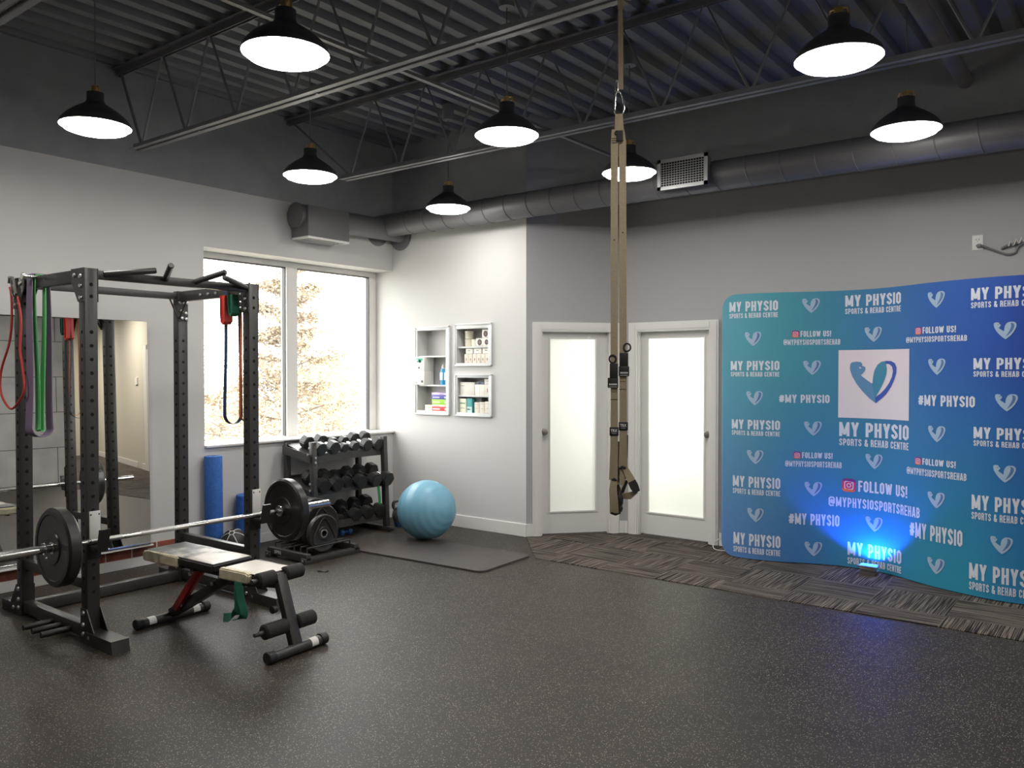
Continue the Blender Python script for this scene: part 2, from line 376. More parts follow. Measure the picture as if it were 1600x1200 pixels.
# far side of the room, met in the mirror
struct(MB().box((2.4, -4, 0), (2.6, 6.15, ZD + .1)), 'wall_right', M_conc)
d = Vector((1, .2526, 0)).normalized(); nrm = Vector((d.y, -d.x, 0)); p0 = Vector((1.02, 7.385, 0))
fcor = lambda u, z, dd: tuple(p0 + d * u - nrm * dd + Vector((0, 0, z)))
struct(holed(MB(), 0, 9.4, 0, ZD + .1, [], fcor, 0, .15), 'wall_corridor', M_beige)
struct(MB().box((10, -4, 0), (10.15, 9.9, ZD + .1)), 'wall_corridor_end', M_beige)
struct(MB().box((XW - .38, -4.15, 0), (10, -4, ZD + .1)), 'wall_rear', M_white)
cb = MB(); holed(cb, 0, 2.72, 0, .12, [], fcor, -.012, .0); holed(cb, 3.2, 9.3, 0, .12, [], fcor, -.012, 0)
struct(cb, 'baseboard_corridor', M_trim)
cd_ = MB()
for a, b, c, e in ((1.95, 2.25, 0, 2.5), (2.25, 2.3, 0, 2.42)): holed(cd_, a, b, c, e, [], fcor, -.02, 0)
d3 = holed(MB(), 1.0, 1.94, 0, 2.4, [], fcor, -.015, 0); d3o = struct(d3, 'door_3', M_door); cd_.obj('casing', M_trim, d3o)
th = holed(MB(), 2.95, 3.2, 1.74, 1.88, [], fcor, -.025, 0).obj('thermostat', M_pvc, None, 'small white thermostat on the beige wall seen in the mirror', cat='thermostat', smooth=False)
# corrugated deck
prof = []
x = -7.0; pitch = .2
while x < 10:
    prof += [(x, ZD), (x + .075, ZD), (x + .1, ZD + .05), (x + .175, ZD + .05)]; x += pitch
dk = MB(); va = [dk.bm.verts.new((px, -4, pz)) for px, pz in prof]; vb = [dk.bm.verts.new((px, 9.9, pz)) for px, pz in prof]
for i in range(len(prof) - 1): dk.bm.faces.new((va[i], va[i + 1], vb[i + 1], vb[i]))
dk.box((-7, -4.1, ZD + .1), (10.1, 9.9, ZD + .15))
struct(dk, 'ceiling', M_deck)
# baseboards
def base(name, mb): return struct(mb, name, M_trim)
base('baseboard_left', MB().box((XW, -4, 0), (XW + .014, YN, .085), .003))
base('baseboard_niche', MB().box((XW + .02, YN - .014, 0), (-4.73, YN, .125), .003))
b3 = MB()
for a, b in ((0, .06), (.945, LA)): holed(b3, a, b, 0, .125, [], fa, -.014, 0)
base('baseboard_angled', b3)
base('baseboard_back', MB().box((-4.06, YB - .014, 0), (-4.03, YB, .125), .003).box((-3.07, YB - .014, 0), (1.09, YB, .125), .003))
struct(MB().box((XW, -4, .085), (XW + .018, 3.86, .178)), 'trim_1', M_brick)
struct(MB().box((XW, -4, .178), (XW + .115, 3.575, .190), .002), 'trim_2', M_trim)
# window: frame, two panes, sill
GX = XW - .30
wf = MB(); X0, X1 = GX - .035, GX + .04
wf.box((X0, WIN[0], 2.657), (X1, WIN[1], 2.715), .004).box((X0, WIN[0], .935), (X1, WIN[1], .962), .004)
wf.box((X0, WIN[0], .95), (X1, 4.2, 2.66), .004).box((X0, 6.312, .95), (X1, WIN[1], 2.66), .004).box((X0, 5.185, .95), (X1 + .02, 5.318, 2.66), .004)
wo = struct(wf, 'window_1', M_trim)
gk = MB()
for y0, y1 in ((4.2, 5.185), (5.318, 6.312)):
    for q in ((y0, y0 + .008), (y1 - .008, y1)): gk.box((GX - .004, q[0], .962), (GX + .042, q[1], 2.657))
    gk.box((GX - .004, y0, 2.649), (GX + .042, y1, 2.657))
gk.obj('gasket', M_blackm, wo, 'thin black glazing gasket')
for y0, y1 in ((4.2, 5.185), (5.318, 6.312)): MB().box((GX - .003, y0, .962), (GX + .003, y1, 2.657)).obj('pane', M_pane, wo, smooth=False)
MB().box((GX + .04, WIN[0], .935), (XW + .03, WIN[1], .956), .004).obj('sill', M_trim, wo)
# doors
def door(name, fn, u0, u1, g0, g1, knob_u, frost, cas=.09):
    p = holed(MB(), u0 + .004, u1 - .004, .012, 1.995, [(g0, g1, .215, 1.945)], fn, .065, .11); o = struct(p, name, M_door)
    bead = MB()
    for a, b, c, e in ((g0, g1, .215, .23), (g0, g1, 1.93, 1.945), (g0, g0 + .015, .23, 1.93), (g1 - .015, g1, .23, 1.93)): holed(bead, a, b, c, e, [], fn, .056, .075)
    bead.obj('glazing_bead', M_door, o, smooth=False)
    holed(MB(), g0, g1, .215, 1.945, [], fn, .085, .092).obj('glass', frost, o, 'frosted glass panel lit from behind', smooth=False)
    cs = MB()
    for a, b, c, e in ((u0 - cas, u0, 0, 2.0 + cas), (u1, u1 + cas, 0, 2.0 + cas), (u0, u1, 2.0, 2.0 + cas)):
        holed(cs, a, b, c, e, [], fn, -.018, 0); i = .018
        holed(cs, a + (i if b - a < .2 else 0), b - (i if b - a < .2 else 0), c + (i if c > 1 else 0), e - i, [], fn, -.024, -.018)
    for a, b, c, e in ((u0, u0 + .012, 0, 2.0), (u1 - .012, u1, 0, 2.0), (u0, u1, 1.995, 2.0)): holed(cs, a, b, c, e, [], fn, 0, .065)
    cs.obj('casing', M_trim, o, smooth=False)
    c = Vector(fn(knob_u, 1.02, .065)); nv = (Vector(fn(knob_u, 1.02, 0)) - c).normalized()
    MB().lathe([(0, 0), (.036, 0), (.036, .007), (.015, .012), (.014, .03), (.028, .04), (.034, .056), (.028, .07), (0, .075)], 24, 0, Matrix.Translation(c) @ nv.to_track_quat('Z', 'Y').to_matrix().to_4x4()).obj('knob', M_nickel, o, 'round satin nickel knob')
    return o
door('door_1', fa, D1[0], D1[1], .24, .735, .186, M_frost)
door('door_2', fb, D2[0], D2[1], -3.85, -3.243, -3.20, M_frost)
# rooms behind the frosted doors
tr = MB()
tr.box((-4.95, 6.73, 0), (-4.85, 9.2, 2.7)); tr.box((-2.4, 7.32, 0), (-2.3, 9.2, 2.7)); tr.box((-4.95, 9.2, 0), (-2.3, 9.3, 2.7))
tr.prism([(-4.9, 6.73), (-4.75, 6.73), (-4.2, 7.32), (-2.35, 7.32), (-2.35, 9.25), (-4.9, 9.25)], 'z', 2.62, 2.7)
tr.box((-3.62, 8.2, 0), (-3.56, 9.2, 2.62))
struct(tr, 'wall_treatment_room', M_white)
# trims round the wall niches
# ---------------------------------------------------------------- roof joists, bridging, ducts, lamps
def joist(y, x0, x1, xb, label):
    o = thing('roof_joist', label, 'roof joist', (x0, y, 3.35), 'open web joists under the roof deck')
    t = MB(); b = MB(); wb = MB()
    for s in (-1, 1):
        for (mb, z, xa) in ((t, 4.03, x0), (b, 3.35, xb)):
            up = 1 if mb is b else -1
            mb.box((xa, y + s * .014 if s > 0 else y - .052, z), (x1, y + .052 if s > 0 else y - .014, z + .006))
            mb.box((xa, y + s * .014 - .003, z), (x1, y + s * .014 + .003, z + up * .045))
    x = xb + .1; k = 0; pan = .62
    wb.tube([(x0 + .05, y, 4.02), (x, y, 3.37)], .012, 8)
    while x + pan < x1:
        wb.tube([(x, y, 3.365), (x + pan / 2, y, 4.02), (x + pan, y, 3.365)], .011, 6, caps=True); x += pan
    k = xb + .9
    while k < x1:
        b.tube([(k, y, 3.345), (k, y, 3.372)], .012, 6); k += 1.3
    t.obj('top_chord', M_steel, o); b.obj('bottom_chord', M_steel, o); wb.obj('web', M_steel, o, 'zigzag web rods'); return o
JL = ['grey open web roof joist nearest the camera, at the top left', 'grey open web roof joist carrying the tan hanging straps', 'grey open web roof joist behind the straps, in front of the round duct']
for y, xb, l in ((1.69, -6.2, JL[0]), (3.36, -6.3, JL[1]), (5.03, -5.78, JL[2])): joist(y, XW + .002, 2.4, xb, l)
br = MB()
for x, lab in ((-3.54, 'thin dark bridging angle running under the joists above the straps'),):
    br.box((x, -3.9, 3.40), (x + .035, 7.1, 3.405)).box((x, -3.9, 3.40), (x + .005, 7.1, 3.435))
    br.obj('bridging_angle', M_steel, None, 'thin dark bridging angle crossing over the bottom chords of the joists', cat='bridging')
MB().tube([(-1.09, -3.9, 3.84), (-1.09, 7.16, 3.84)], .055, 16).obj('ceiling_pipe', M_steel, None, 'dark painted pipe under the roof deck at the upper right', cat='pipe')
# main spiral duct and the short duct along the window wall
def duct_seam(c, r, a):
    pts = [(a + .10 * k / 24, c[1] + (r + .001) * cos(2 * pi * k / 24), c[2] + (r + .001) * sin(2 * pi * k / 24)) for k in range(25)]
    MB().tube(pts, .0045, 5).obj('spiral_seam', M_duct, o)
DY, DZ, DR = 6.19, 3.165, .118
o = thing('spiral_duct', 'long grey spiral air duct topping the back wall, branching above the window', 'air duct', (-2.7, DY, DZ))
MB().tube([(XW, DY, DZ), (1.05, DY, DZ)], DR, 40).obj('duct_body', M_duct, o)
for k in range(28): duct_seam((0, DY, DZ), DR, -6.1 + .26 * k)
g = MB(); g.box((-3.10, DY - .17, 3.085), (-2.70, DY - .08, 3.30), .004)
go = g.obj('register_box', M_duct, o, 'square side register box')
g = MB(); yf = DY - .172
g.box((-3.115, yf - .012, 3.07), (-2.685, yf, 3.098)).box((-3.115, yf - .012, 3.287), (-2.685, yf, 3.315)).box((-3.115, yf - .012, 3.07), (-3.085, yf, 3.315)).box((-2.715, yf - .012, 3.07), (-2.685, yf, 3.315))
for i in range(1, 10): z = 3.098 + i * .019; g.box((-3.085, yf - .006, z - .002), (-2.715, yf, z + .002))
for i in range(1, 16): x = -3.085 + i * .0233; g.box((x - .0015, yf - .008, 3.098), (x + .0015, yf - .004, 3.287))
g.obj('grille', mat('grille_grey', (.4, .4, .41), .4), go, 'pale framed grille with dark openings')
MB().box((-3.085, yf + .0005, 3.098), (-2.715, yf + .003, 3.287)).obj('grille_back', M_hole, go)
MB().tube([(-6.435, 5.0, 3.11), (-6.435, YN - .002, 3.13)], .112, 36).obj('branch_duct', M_ductd, o)
MB().lathe([(0, 0), (.12, 0), (.12, .02), (.112, .024)], 36, 0, Matrix.Translation((-6.435, 5.0, 3.11)) @ Matrix.Rotation(-pi / 2, 4, 'X')).obj('end_cap', M_ductd, o)
db = MB().box((-6.55, 5.05, 2.905), (-6.30, 5.56, 3.2), .004).obj('diffuser_box', M_ductd, o, 'dark square diffuser box above the window')
q = MB().box((-6.55, 5.05, 2.888), (-6.30, 5.07, 2.905)).box((-6.55, 5.54, 2.888), (-6.30, 5.56, 2.905)).box((-6.55, 5.07, 2.888), (-6.53, 5.54, 2.905)).box((-6.32, 5.07, 2.888), (-6.30, 5.54, 2.905))
for i in range(1, 6): q.box((-6.53 + i * .035 - .002, 5.07, 2.889), (-6.53 + i * .035 + .002, 5.54, 2.9))
q.obj('diffuser_frame', M_trim, db, 'white bottom frame of the diffuser box')
for c, ax, lab in (((XW + .001, DY, DZ - .05), 'y', 'dark round wall collar under the corner of the ducts, on the window wall'), ((-6.435, YN - .001, 3.08), 'x', 'dark round wall collar under the corner of the ducts, on the niche wall')):
    M = Matrix.Translation(c) @ (Matrix.Rotation(pi / 2, 4, 'Y') if ax == 'y' else Matrix.Rotation(pi / 2, 4, 'X'))
    MB().lathe([(0, 0), (.15, 0), (.15, .012), (.125, .016), (0, .016)], 36, 0, M).obj('wall_collar', M_steel, o, lab)
# pendant lamps
def lamp(loc, label, group):
    o = thing('pendant_lamp', label, 'pendant lamp', loc, group); L = dict(local=True)
    MB(**L).lathe([(.205, -.002), (.2055, .004), (.196, .03), (.165, .065), (.12, .10), (.08, .125), (.058, .14), (.05, .16), (.05, .205), (.03, .21), (0, .21)], 48).obj('shade', M_lampb, o)
    MB(**L).lathe([(.203, -.001), (.193, .028), (.163, .06), (.118, .094), (.05, .12), (0, .12)], 48).obj('reflector', M_lampin, o, 'white inside of the shade')
    MB(**L).lathe([(.195, .002), (.186, -.004), (.178, -.020), (.15, -.030), (.10, -.034), (0, -.036)], 48).obj('diffuser', M_lamp, o, 'glowing white lamp face')
    f = MB(**L).lathe([(0, .205), (.022, .206), (.022, .245), (.012, .25), (0, .25)], 16)
    for s in (-1, 1): f.tube([(s * .02, 0, .24), (s * .04, 0, .238), (s * .046, 0, .22), (s * .046, 0, .205)], .006, 8)
    f.obj('brass_fitting', M_brass, o, 'brass cord grip')
    MB(**L).tube([(0, 0, .248), (0, 0, ZD + .02 - loc[2])], .0045, 8).obj('cord', M_cord, o)
    MB(**L).lathe([(0, 3.93 - loc[2]), (.05, 3.93 - loc[2]), (.055, 3.96 - loc[2]), (.055, ZD + .01 - loc[2]), (0, ZD + .01 - loc[2])], 20).obj('ceiling_box', M_steel, o)
    return o
LH = 3.12; GL = 'black dome pendant lamps under the roof deck'
spots = [((-5.12, 2.48), 'lit black dome pendant lamp hanging over the power rack'), ((-3.23, 2.46), 'large near lit pendant lamp at the top, left of the hanging straps'),
         ((-5.10, 4.11), 'lit black dome pendant lamp above the window, left of the box diffuser'), ((-5.10, 5.70), 'small far lit pendant lamp in front of the duct over the wall niches'),
         ((-3.23, 4.17), 'lit black dome pendant lamp in the middle, just left of the hanging straps'), ((-3.10, 5.52), 'lit pendant lamp directly behind the tan hanging straps'),
         ((-1.17, 4.12), 'large near lit pendant lamp at the top right, above the printed backdrop'), ((-1.18, 5.60), 'lit pendant lamp close to the duct over the backdrop, at the right'),
         ((-1.17, 2.47), 'lit pendant lamp overhead, outside the picture to the upper right'), 
         ((-5.1, .8), 'unseen pendant lamp overhead by the mirror wall, added to light the room'), ((.9, 2.47), 'unseen pendant lamp overhead by the concrete wall, added to light the room'), ((.9, 4.4), 'unseen pendant lamp overhead at the end of the concrete wall, added to light the room'), ((.9, -.9), 'unseen pendant lamp behind the camera by the concrete wall, added to light the room')]  # lamps on this line are out of view, added to light the room
L0 = lamp((*spots[0][0], LH), spots[0][1], GL)
for (p, l) in spots[1:]: copy_thing(L0, (*p, LH), l)
# ---------------------------------------------------------------- mirror
MDE, MTA = .035, .02
n = Vector((cos(MDE) * cos(MTA), -sin(MDE) * cos(MTA), sin(MTA))); ey = Vector((sin(MDE), cos(MDE), 0)); ez = n.cross(ey)
MO = Vector((-6.452, 3.549, .2)); MMX = Matrix((ey, ez, n)).transposed().to_4x4(); MMX.translation = MO
mo = thing('wall_mirror', 'large frameless gym mirror leaning against the wall behind the power rack', 'mirror', (-6.50, 2.6, .196))
MB().box((-1.9, 0, -.008), (0, 1.825, -.002), 0, 0, MMX).obj('backing', M_blackm, mo, smooth=False)
MB().box((-1.9, .002, -.002), (-.002, 1.823, .0), 0, 0, MMX).obj('mirror_glass', M_mir, mo, smooth=False)
MB().box((-1.9, -.006, -.008), (0, .012, .006), .002, 0, MMX).obj('bottom_rail', M_chrome, mo, 'thin silver bottom rail')
# ---------------------------------------------------------------- power rack
XF, XR, YL, YR, HT, PW = -4.985, -5.885, 2.362, 3.487, 2.23, .076
rk = thing('power_rack', 'black steel power rack with four drilled uprights in front of the mirror', 'power rack', (-5.43, 2.92, 0))
def post(x, y):
    m = MB(); h = PW / 2; m.box((x - h, y - h, .0), (x + h, y + h, HT - .002), .004)
    zs = [.30 + .0815 * k for k in range(20)] + [2.06, 2.13]
    for z in zs:
        for (cx_, cy_, ax) in ((x + h + .0006, y, 'X'), (x, y - h - .0006, 'Y'), (x - h - .0006, y, 'X'), (x, y + h + .0006, 'Y')):
            pts = []
            for k in range(10):
                a = 2 * pi * k / 10; r = .0115
                pts.append((cx_, cy_ + r * cos(a), z + r * sin(a)) if ax == 'X' else (cx_ + r * cos(a), cy_, z + r * sin(a)))
            m.quad(pts, 1)
    return m.obj('upright', [M_black, M_hole], rk, norm=False)
for x, y in ((XR, YL), (XF, YL), (XR, YR), (XF, YR)): post(x, y)
def beam(p0, p1, wd, ht, name='crossmember'): return MB().bar(p0, p1, wd, ht, .004).obj(name, M_black, rk)
h = PW / 2
beam((XF, YL + h, 2.195), (XF, YR - h, 2.195), .05, .052, 'pull_up_beam')
beam((XR, YL + h, 2.19), (XR, YR - h, 2.19), .05, .05, 'rear_top_beam')
for y in (YL, YR):
    beam((XR + h, y, 2.188), (XF - h, y, 2.188), .05, .076, 'side_top_beam')
    beam((XR + h, y, .34), (XF - h, y, .34), .05, .06, 'side_beam')
    beam((XR + h, y, .058), (XF - h, y, .058), .06, .075, 'side_base_beam')
    ft = MB(); ft.prism([(XF + h, 0), (XF + .36, 0), (XF + .345, .072), (XF + h, .072)], 'y', y - .052, y + .052); ft.obj('front_foot', M_black, rk)
    ft = MB(); ft.box((XR - .26, y - .045, 0), (XR - h, y + .045, .07), .004); ft.obj('rear_foot', M_black, rk)
beam((XR, YL + h, .045), (XR, YR - h, .045), .065, .075, 'rear_base_beam')
# gusset plates and bolts
def bolt(c, nx):
    M = Matrix.Translation(c) @ Vector(nx).to_track_quat('Z', 'Y').to_matrix().to_4x4()
    MB().lathe([(.014, 0), (.014, .004), (.011, .009), (.0, .012)], 10, 0, M).obj('bolt', M_bolt, rk, 'silver bolt head')
def gusset(x, y, dirx, z, s):
    """bracket plates on both sides of an upright: s=-1 at the top, s=+1 at the foot"""
    for yy in (y - h - .005, y + h):
        P = [(x - h * dirx, z), (x + (h + .085) * dirx, z), (x + (h + .085) * dirx, z + s * .075), (x + h * dirx, z + s * .20), (x - h * dirx, z + s * .20)]
        MB().prism(P, 'y', yy, yy + .005).obj('gusset_plate', M_black, rk)
    for dx, dz in ((0, .05), (0, .105), (0, .175), (.075 * dirx, .04)): bolt((x + dx, y - h - .005, z + s * dz), (0, -1, 0))
for x, dx in ((XF, -1), (XR, 1)):
    for y in (YL, YR):
        if (x, y) != (XR, YR): gusset(x, y, dx, 2.228, -1)
for y in (YL, YR): gusset(XF, y, 1, .002, 1); gusset(XR, y, -1, .002, 1)
MB().prism([(YR - .085, 2.165), (YR + h, 2.165), (YR + h, 2.0), (YR - h, 2.0)], 'x', XR + h, XR + h + .005).obj('gusset_plate', M_black, rk)
for yy, zz in ((-.03, 2.14), (.0, 2.14), (.028, 2.14), (-.015, 2.075), (.02, 2.06), (-.012, 2.02), (.022, 2.015)): bolt((XR + h + .005, YR + yy, zz), (1, 0, 0))
MB().tube([(XR + h + .01, YR - .115, 2.165), (XR + h + .01, YR - h, 2.0)], .007, 8).obj('corner_brace', M_black, rk)
MB().tube([(XR + .15, YR - h, 2.15), (XR + h, YR - h, 2.0)], .007, 8).obj('corner_brace', M_black, rk)
for k in range(3): bolt((XR + .32 + k * .1, YR - .026, 2.185), (0, -1, 0))
for z in (2.155, 2.10, 2.06): bolt((XF - h - .02, YR - h, z), (-.5, -1, 0))
# angled pull up handles
for s_, t_ in (((-4.965, 2.45, 2.20), (-4.82, 2.70, 2.236)), ((-4.965, 3.44, 2.20), (-4.82, 3.17, 2.236)), ((-4.965, 2.84, 2.205), (-4.74, 2.75, 2.268)), ((-4.965, 3.05, 2.205), (-4.74, 3.13, 2.262))):
    a, b = Vector(s_), Vector(t_); MB().tube([a, a + (b - a) * .97, b], [.019, .019, .014], 14).obj('pull_up_handle', M_black, rk)
# plate of the J hooks: white liner and black cup
for y in (YL, YR):
    ym = y + .03 if y == YL else y + .022
    j = MB(); x0 = XF + h
    j.box((x0, y - .043, .50), (x0 + .008, y + .043, .78), .002); j.box((x0, y - .03, .555), (x0 + .115, y + .03, .585), .004)
    j.prism([(x0 + .10, .56), (x0 + .118, .56), (x0 + .15, .69), (x0 + .132, .69)], 'y', y - .03, y + .03)
    jo = j.obj('j_hook', M_blackm, rk)
    l = MB().box((x0 + .009, y - .03, .59), (x0 + .02, y + .036, .785), .003)
    for dy in (-.022, .026):
        for z in (.61, .765): l.lathe([(.005, 0), (.005, .001), (0, .001)], 10, 1, Matrix.Translation((x0 + .0202, y + dy, z)) @ Matrix.Rotation(pi / 2, 4, 'Y'))
    l.obj('liner', [M_pvc, M_hole], jo, 'white plastic liner plate')
# band pegs low on the left side, chrome peg high on the left side
for k, (x, y) in enumerate(((-5.42, 2.33), (-5.30, 2.33), (-5.18, 2.33))): MB().tube([(x, y, .045), (x - .0, y - .17, .045)], .018, 12).obj('band_peg', M_blackm, rk)
MB().tube([(-5.62, YL - .02, 2.218), (-5.62, YL - .10, 2.218)], .011, 12).lathe([(0, 0), (.022, 0), (.022, .012), (0, .012)], 16, 0, Matrix.Translation((-5.62, YL - .10, 2.218)) @ Matrix.Rotation(pi / 2, 4, 'X')).obj('top_peg', M_chrome, rk, 'chrome peg with a round head')
# ---------------------------------------------------------------- barbell and its plates
BX, BZ = XF + h + .058, .615
bb = thing('barbell', 'chrome barbell lying in the hooks of the power rack', 'barbell', (BX, 2.96, BZ))
MB().tube([(BX, 2.18, BZ), (BX, 3.74, BZ)], .0145, 18).obj('bar_shaft', M_chrome, bb)
M_kn = noisy('knurled_steel', (.42, .41, .4), (.6, .59, .57), 400, .42, 1)
for a, b in ((2.32, 2.5), (2.62, 2.84), (3.08, 3.3), (3.42, 3.6)): MB().tube([(BX, a, BZ), (BX, b, BZ)], .0155, 18).obj('knurling', M_kn, bb, 'rougher knurled grip zone')
for y0, y1, s in ((1.78, 2.22, -1), (3.66, 4.1, 1)):
    MB().tube([(BX, y0, BZ), (BX, y1, BZ)], .025, 24).obj('sleeve', M_chrome, bb, 'thick chrome bar sleeve')
    yc = y1 if s < 0 else y0
    MB().lathe([(.0, -.014), (.037, -.014), (.04, -.01), (.04, .01), (.037, .014), (0, .014)], 24, 0, Matrix.Translation((BX, yc, BZ)) @ Matrix.Rotation(pi / 2, 4, 'X')).obj('sleeve_collar', M_chrome, bb)
def bumper(name, label, y0, th=.075, r=.225):
    """bumper plate around the bar, from y0 (outer face) towards +y"""
    o = thing(name, label, 'weight plate', (BX, y0 + th / 2, BZ - r), 'bumper plates on the barbell')
    t2 = th / 2; pr = [(.026, -t2 + .002), (.05, -t2 + .002), (.062, -t2), (.092, -t2), (.096, -t2 + .006), (.165, -t2 + .006), (.185, -t2 + .004), (.19, -t2), (.212, -t2), (r, -t2 + .012)]
    pr = pr + [(a, -b) for a, b in pr[::-1]] + [pr[0]]
    M = Matrix.Translation((BX, y0 + t2, BZ)) @ Matrix.Rotation(pi / 2, 4, 'X')
    MB().lathe(pr, 64, 0, M).obj('plate_body', M_plate, o)
    MB().lathe([(.0255, -t2 - .001), (.034, -t2 - .001), (.034, t2 + .001), (.0255, t2 + .001)], 32, 0, M).obj('hub_ring', M_nickel, o, 'steel hub ring')
    return o
bumper('bumper_plate', 'black bumper plate on the near left end of the barbell', 2.10)
bumper('bumper_plate', 'black bumper plate on the far right end of the barbell, before the plate rack', 3.675)
q = MB()
for y0 in (2.06,):
    q.tube([(BX + .031 * cos(a), y0 + .004 * sin(a * 2), BZ + .031 * sin(a)) for a in [2 * pi * k / 28 for k in range(26)]], .0035, 8)
    q.tube([(BX + .031 * cos(0), y0, BZ), (BX + .06, y0 - .01, BZ - .04)], .0035, 8); q.sphere((BX + .06, y0 - .01, BZ - .042), .009)
q.obj('spring_collar', M_chrome, None, 'chrome spring collar clipped on the barbell sleeve beside the left plate', cat='collar')
# ---------------------------------------------------------------- bands hanging on the rack
def loop_band(x, yc, ztop, zbot, half, wid, m, label, top=.035, tw=.0, th=.0035, name='resistance_band'):
    """closed loop hung over a side beam: one strand on each side of it (along y), round at the bottom"""
    pts = []; N = 18
    for k in range(N + 1):
        s = k / N; pts.append((x + .004 * sin(5 * s + x * 9), yc - top + (top - half) * s + .004 * sin(6 * s + x * 5), ztop + (zbot + half - ztop) * s))
    for k in range(1, 12):
        a = pi + pi * k / 12; pts.append((x, yc + half * cos(a), zbot + half + half * sin(a)))
    for k in range(N + 1):
        s = 1 - k / N; pts.append((x - .004 * sin(4 * s + x * 7), yc + top + (half - top) * s + .004 * sin(5 * s), ztop + (zbot + half - ztop) * s))
    up = [(x, yc + top * .9, ztop + .012), (x, yc, ztop + .014), (x, yc - top * .9, ztop + .012)]
    wd = []
    for k in range(len(pts) + 3):
        a = tw * sin(pi * k / len(pts)); wd.append((cos(a), sin(a), 0))
    return MB().ribbon(pts + up, wid, wd, th, cyc=True).obj(name, m, None, label, cat='resistance band')
loop_band(-5.66, YL + .005, 2.228, 1.19, .066, .078, M_purple, 'long purple grey loop band hanging from the left top beam of the power rack', .05, tw=.15)
loop_band(-5.635, YL - .002, 2.222, 1.23, .013, .036, M_green, 'bright green loop band hanging inside the purple band on the power rack', .029, tw=.6)
tb = crom([(-5.95, 2.31, 2.17), (-5.915, 2.305, 2.11), (-5.90, 2.30, 1.95), (-5.93, 2.295, 1.8), (-6.02, 2.28, 1.62), (-6.0, 2.27, 1.47), (-5.87, 2.27, 1.375), (-5.76, 2.27, 1.40), (-5.66, 2.275, 1.50), (-5.70, 2.28, 1.66), (-5.74, 2.285, 1.76), (-5.76, 2.30, 1.95), (-5.83, 2.31, 2.10)], 6)
MB().tube(tb, .0075, 10).obj('tube_band', M_redl, None, 'thin red exercise tube drooping from the left rear upright of the rack', cat='resistance band')
hk = MB().tube([(-5.95, 2.305, 2.20), (-5.93, 2.30, 2.235), (-5.87, 2.30, 2.23), (-5.83, 2.30, 2.12)], .009, 8)
hk.tube([(-5.90, 2.30, 2.24), (-5.88, 2.295, 2.13), (-5.84, 2.295, 2.09)], .007, 8); hk.obj('carabiner', M_nickel, None, 'grey metal snap hook holding the red tube on the left rear upright', cat='snap hook')
# right side: folded red band, green and blue band, thin black loop, thin orange loop
def folded(xc, y, ztop, zbot, wid, m, label, th=.006, lay=3):
    mb = MB()
    for k in range(lay):
        o = (k - 1) * .011
        mb.ribbon([(xc - wid * .45 + o * .3, y + o, ztop), (xc - wid * .47 + o * .3, y + o, (ztop + zbot) / 2), (xc - wid * .4, y + o, zbot + .02), (xc, y + o, zbot + .002 * k), (xc + wid * .38, y + o, zbot + .02), (xc + wid * .42, y + o, (ztop + zbot) / 2), (xc + wid * .4, y + o, ztop)], .045, (0, 1, 0), th)
        mb.box((xc - wid * .4 + k * .003, y + o * 1.6 - .003, zbot + .012), (xc + wid * .4 - k * .002, y + o * 1.6 + .003, ztop), .002)
    return mb.obj('resistance_band', m, None, label, cat='resistance band')
yb = YR - .06
folded(-5.185, yb, 2.155, 1.95, .058, M_redl, 'folded red band hanging on the right top beam of the power rack')
folded(-5.09, yb, 2.155, 2.005, .05, M_dkgreen, 'short folded green and blue band hung next to the folded red band')
loop_band(-5.20, YR, 2.228, 1.235, .068, .03, M_dkblue, 'thin dark blue loop band hanging below the right top beam before the window', .05, tw=.2)
loop_band(-5.075, YR + .02, 2.236, 1.26, .045, .02, M_orange, 'thin orange loop band hanging beside the right front upright', .037, tw=.2)
# ---------------------------------------------------------------- adjustable bench (local x runs from the head end to the front foot)
BN = thing('weight_bench', 'adjustable weight bench with worn black pads painted with pale window glare and a red strut before the rack', 'weight bench', (-4.40, 2.925, 0), rz=R(4.2))
L = dict(local=True)
def sticker(mb, x, y0, y1, r=.0305):
    pts0 = [(x + r * cos(a), y0, .032 + r * sin(a)) for a in [R(d_) for d_ in range(-20, 121, 14)]]
    for a, b in zip(pts0, pts0[1:]): mb.quad([a, b, (b[0], y1, b[2]), (a[0], y1, a[2])])
for name, x, hw in (('rear_foot', -.575, .235), ('front_foot', .585, .19)):
    f = MB(**L).tube([(x, -hw, .032), (x, hw, .032)], .03, 20); fo = f.obj(name, M_black, BN)
    for s in (-1, 1): MB(**L).lathe([(0, 0), (.033, 0), (.035, .004), (.035, .045), (.031, .05), (0, .05)], 20, 0, Matrix.Translation((x, s * (hw - .02), .0355)) @ Matrix.Rotation(-s * pi / 2, 4, 'X')).obj('rubber_cap', M_rub, fo)
    k = MB(**L)
    if name == 'rear_foot': sticker(k, x, -hw + .05, -hw + .1); sticker(k, x, hw - .1, hw - .05)
    else: sticker(k, x, hw - .1, hw - .05)
    k.obj('sticker', M_stick, fo, 'white warning sticker')
MB(**L).bar((-.575, 0, .05), (-.02, 0, .345), .06, .06, .004).obj('main_beam', M_black, BN)
MB(**L).bar((-.06, 0, .335), (.44, 0, .385), .05, .05, .004).obj('seat_beam', M_black, BN)
MB(**L).bar((-.485, -.035, .10), (-.215, -.035, .41), .045, .045, .003).obj('support_strut', M_red, BN, 'red painted back support strut')
MB(**L).bar((.44, 0, .43), (.58, 0, .03), .07, .045, .004).obj('front_leg', M_black, BN)
q = MB(**L)
for s in (-1, 1): q.bar((-.6, s * .07, .405), (.0, s * .07, .395), .025, .025, .002)
q.bar((-.35, -.1, .398), (-.35, .1, .398), .03, .02); q.bar((-.24, -.1, .392), (-.24, .1, .392), .03, .02)
q.obj('pad_frame', M_black, BN)
